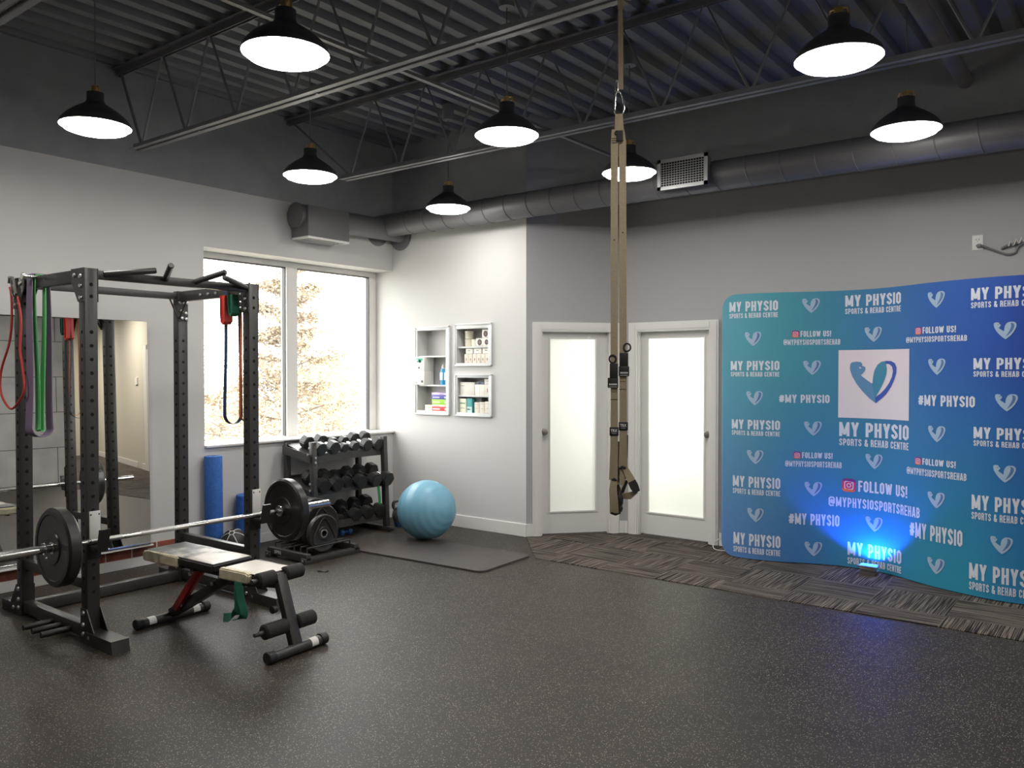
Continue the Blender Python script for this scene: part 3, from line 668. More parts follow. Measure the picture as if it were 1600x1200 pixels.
q = MB(**L)
for x, z in ((-.34, .34), (-.3, .345), (-.05, .36), (-.12, .31), (-.43, .13)):
    q.lathe([(.012, 0), (.012, .006), (0, .009)], 8, 0, Matrix.Translation((x, -.04, z)) @ Matrix.Rotation(pi / 2, 4, 'X'))
q.obj('bolts', M_bolt, BN, 'zinc bolt heads')
def pad(x0, x1, w0, w1, z0, z1, tilt=0):
    m = MB(**L); P = [(x0 + .02, -w0), (x1, -w1), (x1, w1), (x0 + .02, w0), (x0, w0 - .06), (x0, -w0 + .06)]
    m.prism(P, 'z', z0, z1)
    es = [e for e in m.bm.edges]; bmesh.ops.bevel(m.bm, geom=es, offset=.012, segments=3, affect='EDGES')
    if tilt:
        for v in m.bm.verts: v.co.z += (v.co.x - x1) * tilt
    return m
bp = pad(-.655, .03, .145, .15, .41, .466, -.02).obj('back_pad', M_pad, BN, 'black vinyl back pad')
def skin(x0, x1, y0, y1, z, tilt, xr, sub=14):
    m = MB(**L); g = [[m.bm.verts.new((x0 + (x1 - x0) * i / sub, y0 + (y1 - y0) * j / sub, z + .0025 * sin(i * .9) * sin(j * .8) * .6 + ((x0 + (x1 - x0) * i / sub) - xr) * tilt - (.006 if i in (0, sub) or j in (0, sub) else 0))) for j in range(sub + 1)] for i in range(sub + 1)]
    for i in range(sub):
        for j in range(sub): m.bm.faces.new((g[i][j], g[i + 1][j], g[i + 1][j + 1], g[i][j + 1]))
    return m
skin(-.645, .02, -.138, .143, .4705, -.02, .03).obj('worn_glare_top', M_vinyl, bp, 'worn top of the back pad with pale window glare painted on and dark patches')
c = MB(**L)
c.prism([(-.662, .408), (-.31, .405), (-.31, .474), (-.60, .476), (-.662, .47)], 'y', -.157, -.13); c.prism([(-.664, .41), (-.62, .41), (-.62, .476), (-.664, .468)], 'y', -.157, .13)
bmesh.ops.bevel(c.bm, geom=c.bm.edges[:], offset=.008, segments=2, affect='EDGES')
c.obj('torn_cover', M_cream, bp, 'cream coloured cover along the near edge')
sp = pad(.075, .44, .15, .125, .40, .455).obj('seat_pad', M_pad, BN, 'black vinyl seat pad')
skin(.085, .43, -.13, .125, .4595, 0, 0).obj('worn_glare_top', M_vinyl, sp, 'worn top of the seat pad with pale window glare painted on')
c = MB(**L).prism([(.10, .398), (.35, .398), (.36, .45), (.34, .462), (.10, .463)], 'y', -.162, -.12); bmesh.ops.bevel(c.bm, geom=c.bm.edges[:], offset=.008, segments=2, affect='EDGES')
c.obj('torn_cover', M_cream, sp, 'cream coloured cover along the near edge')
def roller(x, z, y0, y1, r, stub):
    o = MB(**L).tube([(x, y0 - .035, z), (x, y1 + .0, z)], .014, 12)
    if stub: o.tube([(x, y0 - .06, z), (x, y0 - .02, z)], .012, 10)
    ro = o.obj('roller_rod', M_black, BN)
    for a, b in ((y0, -.035), (.035, y1)):
        MB(**L).tube([(x, a, z), (x, a + .008, z), (x, b - .008, z), (x, b, z)], [r - .01, r, r, r - .01], 24).obj('foam_roller', M_foam, ro, 'black foam leg roller')
roller(.435, .43, -.16, .17, .042, False); roller(.535, .165, -.20, .17, .043, True)
MB(**L).lathe([(0, 0), (.02, 0), (.022, .03), (0, .032)], 12, 0, Matrix.Translation((.49, -.07, .26)) @ Matrix.Rotation(pi / 2, 4, 'X')).obj('adjuster_knob', M_rub, BN)
g = MB().ribbon(crom([(-4.055, 2.745, .42), (-4.05, 2.738, .36), (-4.04, 2.735, .30), (-4.05, 2.73, .25), (-4.11, 2.725, .215), (-4.16, 2.72, .205)], 6), .05, [(1, .3, .1 + .03 * k) for k in range(31)], .004)
g.ribbon(crom([(-4.04, 2.742, .40), (-4.02, 2.738, .33), (-3.985, 2.735, .27), (-3.99, 2.73, .235), (-4.05, 2.725, .215)], 6), .045, [(1, .5, .3) for k in range(25)], .004)
g.obj('exercise_band', M_dkgreen, None, 'crumpled teal green band hanging under the seat of the weight bench', cat='resistance band')
# ---------------------------------------------------------------- plate rack and plates
pk = thing('plate_rack', 'low black floor rack holding upright weight plates beside the power rack', 'plate rack', (-5.77, 4.66, 0))
for y in (4.40, 4.93): MB().box((-6.03, y - .025, .03), (-5.50, y + .025, .085), .004).obj('side_rail', M_black, pk)
for x in (-6.01, -5.53): MB().box((x - .03, 4.36, .0), (x + .03, 4.97, .05), .004).obj('cross_foot', M_black, pk)
for i in range(6): x = -5.985 + i * .085; MB().tube([(x, 4.43, .08), (x, 4.43, .12), (x, 4.90, .12), (x, 4.90, .08)], .008, 8).obj('divider', M_black, pk)
for y in (4.374,):
    t_ = MB(); put_text(t_, 'SPRI', lambda a, b: (a, 4.3744, b), -5.93, -5.84, .042, .072, bold=.02); t_.obj('lettering', M_stick, pk, 'small white lettering on the front rail')
q = MB()
for x in (-5.53, -6.01): q.lathe([(.012, 0), (.012, .006), (0, .008)], 10, 0, Matrix.Translation((x, 4.36, .03)) @ Matrix.Rotation(pi / 2, 4, 'X'))
q.obj('bolts', M_bolt, pk)
def std_plate(x, r, th, yc, label, grip=True, name='weight_plate', z0=.05):
    o = thing(name, label, 'weight plate', (x, yc, z0), 'plates standing in the floor rack'); t2 = th / 2
    M = Matrix.Translation((x, yc, z0 + r)) @ Matrix.Rotation(pi / 2, 4, 'Y')
    pr = [(.026, -t2), (.055, -t2), (.06, -t2 + .006), (r * .8, -t2 + .006), (r * .86, -t2), (r - .01, -t2), (r, -t2 + .01)]
    MB().lathe(pr + [(a, -b) for a, b in pr[::-1]] + [pr[0]], 48, 0, M).obj('plate_body', M_plate, o)
    MB().lathe([(.0255, t2 - .002), (.04, t2 - .002), (.038, t2 + .003), (.0255, t2 + .003)], 28, 0, M).obj('hub_ring', M_chrome, o, 'chrome hub ring')
    if grip:
        tri = []
        for k in range(3):
            a = R(90 + 120 * k); b = R(150 + 120 * k)
            tri += [(x + t2 - .001, yc + r * .80 * cos(a), z0 + r + r * .80 * sin(a)), (x + t2 - .001, yc + r * .52 * cos(b), z0 + r + r * .52 * sin(b))]
        MB().tube(crom(tri, 8, True), .0055, 8, cyc=True).obj('grip_ridge', M_plate, o, 'raised three sided grip ridge')
    return o
for x, r, th, lab in ((-5.602, .165, .045, 'smallest black plate with a chrome hub at the front of the floor plate rack'), (-5.687, .205, .05, 'second black plate from the front of the floor plate rack'), (-5.772, .225, .055, 'third black plate from the front of the floor plate rack'),
                      (-5.857, .225, .055, 'fourth black plate from the front, half hidden behind the barbell plate'), (-5.942, .225, .055, 'rearmost black plate in the floor plate rack toward the window wall')):
    std_plate(x, r, th, 4.63 if r < .17 else 4.67, lab, r < .21)
# ---------------------------------------------------------------- dumbbell rack
XB, YA, YZ = -6.53, 4.93, 5.83
dr = thing('dumbbell_rack', 'black three tier dumbbell rack under the window in the corner', 'dumbbell rack', (-6.3, 5.38, 0))
for y in (YA, YZ):
    MB().bar((-6.06, y, .03), (-6.10, y, .955), .055, .05, .004).obj('front_upright', M_black, dr)
    MB().box((-6.50, y - .025, .03), (-6.45, y + .025, .93), .004).obj('rear_upright', M_black, dr)
    MB().box((-6.52, y - .03, 0), (-5.98, y + .03, .045), .005).obj('foot', M_black, dr)
TI = [(.84, .055, -6.12), (.525, .055, -6.1), (.19, .055, -6.08)]
for k, (z, tilt, xf) in enumerate(TI):
    q = MB(); up = (.05, .03, .02)[k]
    q.prism([(xf - .01, z - .075), (xf + .005, z - .075), (xf + .005, z - .005), (xf - .01, z - .005)], 'y', YA - .03, YZ + .03)
    q.prism([(xf - .36, z + .03 + up), (xf, z - .075 + up), (xf, z - .069 + up), (xf - .36, z + .036 + up)], 'y', YA - .02, YZ + .02)
    q.prism([(xf - .37, z + .03), (xf - .36, z + .03), (xf - .36, z + .06 + up), (xf - .37, z + .06 + up)], 'y', YA - .03, YZ + .03)
    q.obj('tray', M_black, dr)
    if k == 0:
        for y in (YA - .045, YZ + .035): MB().prism([(xf - .37, z + .07), (xf + .03, z - .0), (xf + .03, z - .075), (xf - .37, z - .01)], 'y', y, y + .008).obj('end_plate', M_black, dr)
q = MB()
for y in (YA - .046,):
    for x, z in ((-6.09, .90), (-6.11, .84), (-6.08, .57), (-6.08, .51)): q.lathe([(.012, 0), (.012, .006), (0, .009)], 10, 0, Matrix.Translation((x, y, z)) @ Matrix.Rotation(pi / 2, 4, 'X'))
for y in (YA + .0,):
    for z in (.81, .765, .54, .49): q.lathe([(.012, 0), (.012, .006), (0, .009)], 10, 0, Matrix.Translation((-6.062, y, z)) @ Matrix.Rotation(pi / 2, 4, 'Y'))
q.obj('bolts', M_bolt, dr, 'silver bolt heads')
_dbn = {}
def dumbbell(r, ln, x, y, z, tilt, label, rz=0, flat=True, group='hex dumbbells', roll=0):
    """hex dumbbell, axis along x, tilted back; z = axis height at the middle"""
    o = thing('hex_dumbbell', label, 'dumbbell', (x, y, z), group, rz)
    MR = Matrix.Rotation(tilt, 4, 'Y') @ Matrix.Rotation(roll, 4, 'X'); hl = r * 1.25
    MB(local=True).tube([(-ln / 2 + .01, 0, 0), (-ln / 6, 0, 0), (0, 0, 0), (ln / 6, 0, 0), (ln / 2 - .01, 0, 0)], [.013, .014, .017, .014, .013], 14).xf(MR).obj('handle', M_chrome, o, 'chrome handle')
    for s in (-1, 1):
        m = MB(local=True); P = [(r * cos(R(60 * k + (30 if not flat else 0))), r * sin(R(60 * k + (30 if not flat else 0)))) for k in range(6)]
        a0, a1 = (-ln / 2, -ln / 2 + hl) if s < 0 else (ln / 2 - hl, ln / 2)
        m.prism(P, 'x', a0, a1); bmesh.ops.bevel(m.bm, geom=m.bm.edges[:], offset=r * .12, segments=2, affect='EDGES')
        m.xf(MR).obj('head', M_hex, o)
    return o
ORD = ['first', 'second', 'third', 'fourth', 'fifth', 'sixth', 'seventh']
def on_tray(k, x, r): # axis height for a head of radius r resting on tray k at depth x
    z, tl, xf = TI[k]; s = .105 / .36
    return z - .069 + (xf - x) * s + r * .866 * sqrt(1 + s * s) + (.05, .03, .02)[k]
top = [(5.03, .068), (5.19, .07), (5.335, .05), (5.47, .053), (5.61, .066), (5.755, .066)]
for i, (y, r) in enumerate(top):
    x = -6.215; ln = .28 if r > .06 else .23
    dumbbell(r, ln, x, y, on_tray(0, x, r) + .003, R(16.3), 'black hex dumbbell on the top rack tier, %s from its left end' % ORD[i])
mid = [(5.02, .074, .3), (5.185, .072, .3), (5.335, .058, .25), (5.475, .072, .31), (5.64, .075, .33), (5.80, .076, .34)]
for i, (y, r, ln) in enumerate(mid):
    x = -6.165 + (ln - .3) * .5; dumbbell(r, ln, x, y, on_tray(1, x, r) + .003, R(16.3), 'black hex dumbbell on the middle rack tier, %s from its left end' % ORD[i], rz=R(random.uniform(-6, 6)))
low = [(5.08, .04, .17), (5.19, .04, .17), (5.29, .04, .18), (5.44, .07, .3), (5.60, .072, .31), (5.76, .075, .32)]
for i, (y, r, ln) in enumerate(low):
    x = -6.2; dumbbell(r, ln, x, y, on_tray(2, x, r) + .003, R(16.3), 'black hex dumbbell on the bottom rack tier, %s from its left end' % ORD[i], rz=R(random.uniform(-5, 5)))
MB().ribbon(crom([(-6.085, 5.735, .50), (-6.075, 5.738, .42), (-6.07, 5.745, .32), (-6.075, 5.75, .25)], 6), 0.03, (0, 1, 0), .004).obj('exercise_band', mat('deep_green_latex', lin((40, 150, 76)), .55), None, 'narrow green band hanging from the middle tier of the dumbbell rack', cat='resistance band')
# kettlebell, blue mini dumbbell, scrap on the floor
kb = thing('kettlebell', 'grey iron kettlebell with a blue base on the floor between rack and exercise ball', 'kettlebell', (-6.10, 6.10, 0))
kx, ky = -6.10, 6.08; MK = Matrix.Translation((kx, ky, 0))
MB().lathe([(0, .03), (.06, .03), (.088, .07), (.098, .115), (.088, .16), (.055, .195), (0, .205)], 28, 0, MK).obj('bell', M_kb, kb)
MB().lathe([(0, 0), (.062, 0), (.075, .03), (.08, .055), (.06, .05), (0, .05)], 28, 0, MK).obj('base', mat('blue_vinyl', lin((46, 84, 130)), .5), kb, 'blue vinyl base')
hd = crom([(kx - .04, ky - .045, .17), (kx - .055, ky - .062, .215), (kx - .045, ky - .05, .258), (kx, ky, .272), (kx + .045, ky + .05, .258), (kx + .055, ky + .062, .215), (kx + .04, ky + .045, .17)], 5)
MB().tube(hd, .017, 12).obj('handle', M_kb, kb)
bd = thing('mini_dumbbell', 'small blue dumbbell on the floor under the bottom tier of the dumbbell rack', 'dumbbell', (-6.2, 5.41, 0))
for s in (-1, 1): MB().lathe([(0, -.02), (.028, -.02), (.032, -.012), (.032, .012), (.028, .02), (0, .02)], 8, 0, Matrix.Translation((-6.2, 5.41 + s * .05, .033)) @ Matrix.Rotation(pi / 2, 4, 'X')).obj('head', mat('blue_vinyl_head', lin((52, 104, 170)), .5), bd)
MB().tube([(-6.2, 5.36, .033), (-6.2, 5.46, .033)], .012, 10).obj('handle', mat('blue_vinyl_handle', lin((52, 104, 170)), .5), bd)
sx = MB().ribbon([(-5.26, 4.30, .005), (-5.235, 4.315, .012), (-5.21, 4.325, .005), (-5.19, 4.345, .008)], .045, (.4, 1, .1), .004); sx.obj('rubber_scrap', M_webb, None, 'small black scrap lying on the floor near the plate rack', cat='scrap')
# ---------------------------------------------------------------- mat, exercise ball, rollers, medicine ball
mt = MB(local=True); P = []
for cx_, cy_, a0 in ((.90 - .07, .365 - .07, 0), (-.90 + .07, .365 - .07, 90), (-.90 + .07, -.365 + .07, 180), (.90 - .07, -.365 + .07, 270)):
    for k in range(7): a = R(a0 + 15 * k); P.append((cx_ + .07 * cos(a), cy_ + .07 * sin(a)))
mt.prism(P, 'z', .001, .017); mo_ = mt.obj('exercise_mat', M_mat, None, 'dark rubber exercise mat lying on the floor under the blue ball', cat='exercise mat'); mo_.location = (-5.075, 5.365, 0); mo_.rotation_euler = (0, 0, R(2.6))
bc = Vector((-5.385, 5.705, .017 + .279))
eb = thing('exercise_ball', 'large light blue exercise ball on the far edge of the dark mat', 'exercise ball', (bc.x, bc.y, .017))
pr = []
for k in range(61):
    a = pi * k / 60; r_ = .2795 + .0012 * cos(k * 2 * pi / 5); pr.append((r_ * sin(a) if 0 < k < 60 else 0, -r_ * cos(a)))
MB().lathe(pr, 64, 0, Matrix.Translation(bc) @ Matrix.Rotation(R(8), 4, 'X') @ Matrix.Rotation(R(80), 4, 'Y')).obj('ball_skin', M_ball, eb, ang=60)
tl = Vector((-6.475, 4.145, 0)); MM = Matrix.Translation(tl) @ Matrix.Rotation(R(-.6), 4, 'Y')
MB().lathe([(.02, .003), (.074, .003), (.0765, .008), (.0765, .862), (.074, .867), (.02, .867), (.02, .003)], 40, 0, MM).obj('foam_roller', M_blue, None, 'tall blue foam roller standing on end against the window wall', cat='foam roller')
MB().lathe([(.03, .003), (.10, .003), (.105, .01), (.105, .485), (.10, .492), (.03, .492), (.03, .003)], 40, 0, Matrix.Translation((-6.45, 4.475, 0))).obj('foam_roller', M_blue, None, 'short thick blue foam roll behind the right front upright of the rack', cat='foam roller')
mc = Vector((-6.28, 4.215, .118))
mb_ = thing('medicine_ball', 'black medicine ball with white seam lines on the floor beside the blue roller', 'medicine ball', (mc.x, mc.y, 0))
MB().sphere(mc, .117, u=32, v=20).obj('ball_body', M_rub, mb_)
q = MB(); ax = Vector((.35, -.45, .85)).normalized(); u = ax.orthogonal().normalized(); v = ax.cross(u)
for k in range(6):
    dr_ = u * cos(k * pi / 3) + v * sin(k * pi / 3); q.tube([mc + (ax * cos(t_) + dr_ * sin(t_)) * .1175 for t_ in [pi * (.06 + .5 * i / 14) for i in range(15)]], .0035, 6)
q.tube([mc + (ax * cos(.19) + (u * cos(a) + v * sin(a)) * sin(.19)) * .1175 for a in [2 * pi * k / 20 for k in range(20)]], .0035, 6, cyc=True)
q.obj('seam_lines', M_stick, mb_, 'white seam lines')
# ---------------------------------------------------------------- wall niches and what stands in them
M_niche = mat('niche_trim', (.66, .68, .68), .45)
def niche(name, label, a, outer, shelves):
    x0, x1, z0, z1 = a; X0, X1, Z0, Z1 = outer
    o = thing(name, label, 'wall niche', ((x0 + x1) / 2, YN, z0)); f = MB(); y0, y1 = YN - .018, YN - .0005
    for p, q in (((X0, y0, Z0), (x0 + .004, y1, Z1)), ((x1 - .004, y0, Z0), (X1, y1, Z1)), ((x0, y0, Z0), (x1, y1, z0 + .004)), ((x0, y0, z1 - .004), (x1, y1, Z1))): f.box(p, q, .004)
    for p, q in (((X0, y0 - .008, Z0), (X0 + .014, y0 + .004, Z1)), ((X1 - .014, y0 - .008, Z0), (X1, y0 + .004, Z1)), ((X0, y0 - .008, Z0), (X1, y0 + .004, Z0 + .014)), ((X0, y0 - .008, Z1 - .014), (X1, y0 + .004, Z1))): f.box(p, q, .002)
    f.obj('frame', M_niche, o)
    for z in shelves: MB().box((x0 + .001, YN + .003, z - .016), (x1 - .001, YN + .148, z), .002).obj('shelf', M_niche, o)
    return o
niche('wall_niche_cabinet', 'tall framed wall niche with three compartments', NICHES[0], (-6.213, -5.715, 1.15, 2.085), (1.468, 1.776))
niche('wall_niche_cabinet', 'upper square framed wall niche filled with white boxes and tape rolls', NICHES[1], (-5.648, -5.148, 1.665, 2.10), (1.866,))
niche('wall_niche_cabinet', 'lower square framed wall niche with large white boxes and a teal box', NICHES[2], (-5.642, -5.148, 1.15, 1.582), (1.366,))
_mc = {}
def cm(c, r=.55):
    if c not in _mc: _mc[c] = mat('carton_%d_%d_%d' % c, lin(c), r)
    return _mc[c]
W1, W2, GR = (226, 222, 214), (214, 206, 194), (70, 72, 78)
def carton(x0, x1, z0, z1, label, c=W1, y0=.02, dep=.11, marks=(), name='carton', cat='box', group=None, seam=True):
    """box in a niche; marks: (u0,u1,v0,v1,colour) flat prints on its front, in fractions"""
    y = YN + y0; b = MB().box((x0, y, z0), (x1, y + dep, z1), .0018)
    if not marks: return b.obj(name, cm(c), None, label, cat=cat, group=group)
    o = thing(name, label, cat, ((x0 + x1) / 2, y + dep / 2, z0), group); b.obj('box_body', cm(c), o)
    cols = []; p = MB()
    for u0, u1, v0, v1, cc in marks:
        if cc not in cols: cols.append(cc)
        X0, X1, Z0, Z1 = x0 + (x1 - x0) * u0, x0 + (x1 - x0) * u1, z0 + (z1 - z0) * v0, z0 + (z1 - z0) * v1
        if cc == 'disc':
            pass
        p.quad([(X0, y - .0008, Z0), (X1, y - .0008, Z0), (X1, y - .0008, Z1), (X0, y - .0008, Z1)], cols.index(cc))
    p.obj('print', [cm(q) for q in cols], o, smooth=False); return o
ln = (150, 146, 140)
# tall niche
carton(-6.215, -6.065, 1.469, 1.615, 'lower white box of the stack jutting out of the tall wall niche', W1, -.03, .15, ((.08, .92, .80, .83, ln), (.7, .9, .15, .32, GR), (.15, .3, .1, .2, ln)))
c = carton(-6.215, -6.065, 1.616, 1.765, 'upper white box with a green leaf print, jutting out of the tall wall niche', W1, -.03, .15, ((.1, .9, .42, .44, ln), (.42, .58, .15, .3, GR), (.3, .75, .62, .74, (40, 140, 110)), (.38, .88, .74, .9, (50, 160, 128)), (.2, .42, .8, .94, (120, 190, 165)), (.5, .66, .58, .8, (20, 96, 80))))
for i, x in enumerate((-5.872, -5.812)):
    o = thing('spray_bottle', 'blue bottle with a white cap in the tall wall niche, %s one' % ('left hand' if i == 0 else 'right hand'), 'bottle', (x, YN + .06, 1.468), 'blue bottles in the tall niche'); M = Matrix.Translation((x, YN + .055, 1.4685))
    MB().lathe([(0, 0), (.025, 0), (.027, .005), (.027, .15), (.02, .168), (.012, .172), (0, .172)], 20, 0, M).obj('bottle_body', M_glassb, o)
    MB().lathe([(.014, .170), (.014, .19), (.008, .194), (.008, .215), (0, .217)], 16, 0, M).obj('cap', M_pvc, o, 'white cap')
    MB().quad([(x - .02, YN + .0275, 1.52), (x + .02, YN + .0275, 1.52), (x + .02, YN + .0275, 1.60), (x - .02, YN + .0275, 1.60)]).obj('bottle_label', cm((205, 226, 236)), o, 'pale blue label', smooth=False)
bx = ((-5.99, -5.765, 1.191, 1.238, (205, 62, 66), 'red flat box at the bottom of the coloured stack in the tall niche', (235, 205, 205)), (-5.99, -5.765, 1.239, 1.259, (236, 226, 206), 'thin cream box lying on the red one in the tall niche', (225, 150, 130)), (-5.992, -5.770, 1.260, 1.316, (150, 205, 66), 'lime green box in the coloured stack in the tall niche', (205, 232, 160)),
      (-5.995, -5.772, 1.317, 1.360, (78, 74, 160), 'deep purple box in the coloured stack in the tall niche', (190, 186, 226)), (-5.995, -5.775, 1.361, 1.386, (190, 168, 214), 'pale lavender box on top of the coloured stack in the tall niche', (240, 236, 246)))
for x0, x1, z0, z1, cc, lab, mk in bx: carton(x0, x1, z0, z1, lab, cc, .012, .12, ((.06, .5, .3, .6, mk), (.8, .92, .25, .7, mk)))
carton(-6.10, -5.995, 1.191, 1.252, 'small cream box lying left of the coloured stack in the tall niche', (232, 230, 206), .02, .11, ((.2, .8, .5, .6, (150, 170, 110)),))
# upper square niche
for i, (x0, x1, z0, z1, lab) in enumerate(((-5.565, -5.475, 1.867, 1.945, 'beige round tub, lower left of three in the upper square niche'), (-5.565, -5.475, 1.946, 2.03, 'beige round tub stacked on the lower left tub in the upper square niche'), (-5.47, -5.40, 1.867, 1.942, 'small pale round tub beside the two stacked tubs in the upper square niche'))):
    r = (x1 - x0) / 2; MB().lathe([(0, 0), (r - .004, 0), (r, .004), (r, z1 - z0 - .02), (r + .002, z1 - z0 - .018), (r + .002, z1 - z0 - .002), (0, z1 - z0)], 24, 0, Matrix.Translation(((x0 + x1) / 2, YN + .03 + r, z0))).obj('tub', cm(((214, 208, 190), (222, 216, 200), (226, 222, 210))[i]), None, lab, cat='tub')
def tapebox(x0, x1, z0, z1, lab):
    o = carton(x0, x1, z0, z1, lab, W1, .02, .09, ((.05, .95, .02, .06, ln),)); y = YN + .0185; r = (x1 - x0) * .30; cx_ = (x0 + x1) / 2; cz_ = (z0 + z1) / 2
    m = MB(); ring = lambda rad, yy, mi: m.quad([(cx_ + rad * cos(2 * pi * k / 20), yy, cz_ + rad * 1.1 * sin(2 * pi * k / 20)) for k in range(20)], mi)
    ring(r, y, 0); ring(r * .55, y - .0005, 1); m.obj('roll_print', [cm((58, 44, 48)), cm((120, 96, 98))], o, 'dark round tape roll print', smooth=False)
tapebox(-5.385, -5.29, 1.867, 1.948, 'white tape box with a dark roll print, lower left in the upper square niche')
tapebox(-5.288, -5.205, 1.867, 1.948, 'white tape box with a dark roll print, lower right in the upper square niche')
tapebox(-5.305, -5.215, 1.949, 2.035, 'white tape box with a dark roll print on top of the other two')
for i in range(6):
    x0 = -5.535 + i * .0552; carton(x0, x0 + .0535, 1.693, 1.79, 'narrow white box in the bottom row of the upper square niche, %s from the left' % ORD[i], W2, .012, .1, ((.42, .58, .3, .55, (120, 70, 60)), (.0, .05, .0, 1, ln)), group='narrow white boxes')
for i, (x0, x1) in enumerate(((-5.52, -5.425), (-5.41, -5.31), (-5.295, -5.2))):
    carton(x0, x1, 1.791, 1.846, 'white box lying on the narrow boxes in the upper square niche, %s from the left' % ORD[i], W1, .015, .09, ((.3, .65, .55, .65, GR), (0, 1, .0, .04, (120, 124, 160))), group='white boxes on the narrow boxes')
# lower square niche
carton(-5.60, -5.40, 1.367, 1.50, 'largest white box, upper left of the lower square niche', W1, .015, .12, ((.985, 1, 0, 1, ln), (.05, .3, .7, .74, ln)))
carton(-5.395, -5.195, 1.367, 1.478, 'wide white box with a small red mark, upper right of the lower square niche', W1, .015, .11, ((.80, .84, .3, .65, (150, 60, 60)), (.3, .31, 0, 1, ln), (.62, .63, 0, 1, ln)))
carton(-5.385, -5.29, 1.479, 1.505, 'flat grey blue packet on the wide white box in the lower square niche', (120, 128, 152), .03, .08, ((.2, .6, .3, .8, (50, 56, 76)),))
carton(-5.275, -5.195, 1.479, 1.535, 'small white box at the top right of the lower square niche', W1, .02, .09, ((.3, .7, .55, .62, GR),))
carton(-5.605, -5.515, 1.186, 1.33, 'tall cream box with green lettering, lower left of the lower square niche', (234, 232, 212), .012, .1, ((.1, .9, .62, .72, (120, 160, 120)), (.15, .8, .3, .34, ln)))
carton(-5.51, -5.44, 1.186, 1.335, 'teal and white box beside the tall cream box in the lower square niche', (70, 160, 160), .02, .1, ((0, 1, 0, .42, (190, 214, 214)), (.1, .6, .2, .28, (60, 120, 130))))
carton(-5.435, -5.36, 1.186, 1.345, 'dark grey narrow box standing behind in the lower square niche', (120, 124, 124), .07, .06)
for i, (x0, x1, z1) in enumerate(((-5.40, -5.335, 1.295), (-5.333, -5.268, 1.30), (-5.266, -5.195, 1.305))):
    carton(x0, x1, 1.186, z1, 'white box in the bottom right row of the lower square niche, %s from the left' % ORD[i], W2, .012, .05 if i == 0 else .1, ((0, .03, 0, 1, ln), (.1, .9, .82, .85, ln), (.4, .6, .4, .46, ln)), group='bottom right white boxes')
# ---------------------------------------------------------------- suspension straps hanging from the roof joist
TX, TY = -1.947, 3.36
ra = Vector((.8660, .5, 0)); rb = Vector((.5, -.866, 0))     # across the straps, and out of their flat face
PXM = 3.855 / 1284
def tp(px, py, d=0.0):
    """strap layout: across (from the middle line), height, offset out of the strap plane"""
    return Vector((TX, TY, 0)) + ra * ((px - 965) * PXM) + rb * d + Vector((0, 0, 1.62 - (py - 579) * PXM))
tx = thing('suspension_trainer', 'tan suspension training straps with black buckles hanging from the roof joist', 'suspension trainer', (TX, TY, .95))
zt = 3.352
A0 = Vector((TX, TY, 0))
q = MB(); q.ribbon([tp(969.5, 143), tp(969, 80), tp(968.5, 30), A0 + ra * .008 + Vector((0, 0, 3.345))], .022, ra, .003)
q.ribbon([A0 + ra * .008 + Vector((0, -.06, 3.345)), A0 + ra * .008 + Vector((0, .06, 3.342)), A0 + ra * .008 + Vector((0, .064, 3.40)), A0 + ra * .008 + Vector((0, -.064, 3.40))], .022, (1, 0, 0), .003, cyc=True)
q.obj('anchor_strap', M_tan, tx)
MB().tube(crom([tp(961, 145), tp(960.5, 134), tp(963, 128), tp(965, 134), tp(964, 146)], 5), .0035, 8).tube([tp(962, 128), tp(963, 80), tp(965, 20)], .003, 8).obj('chain_hook', M_chrome, tx, 'small chrome chain hook')
c = crom([tp(961, 152), tp(960, 165), tp(960.5, 178), tp(966.5, 182), tp(973, 178), tp(973.5, 163), tp(970, 148), tp(964, 146)], 5, True)
MB().tube(c, .0045, 10, cyc=True).obj('carabiner', M_chrome, tx, 'chrome carabiner')
q = MB(); q.ribbon([tp(966.5, 181, .004), tp(967, 200, .008), tp(968, 222, .006)], [.034, .04, .036], ra, .004); q.ribbon([tp(966.5, 181, -.004), tp(966, 200, -.008), tp(966, 222, -.006)], [.034, .04, .036], ra, .004)
q.obj('upper_loop', M_tan, tx)
q = MB().cbox((0, 0, 0), (.03, .012, .05), .004, 0, Matrix.Translation(tp(968, 216, .016)) @ Matrix(((ra.x, rb.x, 0), (ra.y, rb.y, 0), (0, 0, 1))).to_4x4()); q.tube([tp(963.5 + 3 * cos(a), 211 + 3 * sin(a), .014) for a in [2 * pi * k / 12 for k in range(12)]], .003, 6, cyc=True)
q.obj('locking_loop', M_webb, tx, 'black locking loop')
MTX = Matrix(((ra.x, rb.x, 0), (ra.y, rb.y, 0), (0, 0, 1))).to_4x4()
def tb(px, py, d, w_, t_, h_): return Matrix.Translation(tp(px, py, d)) @ MTX
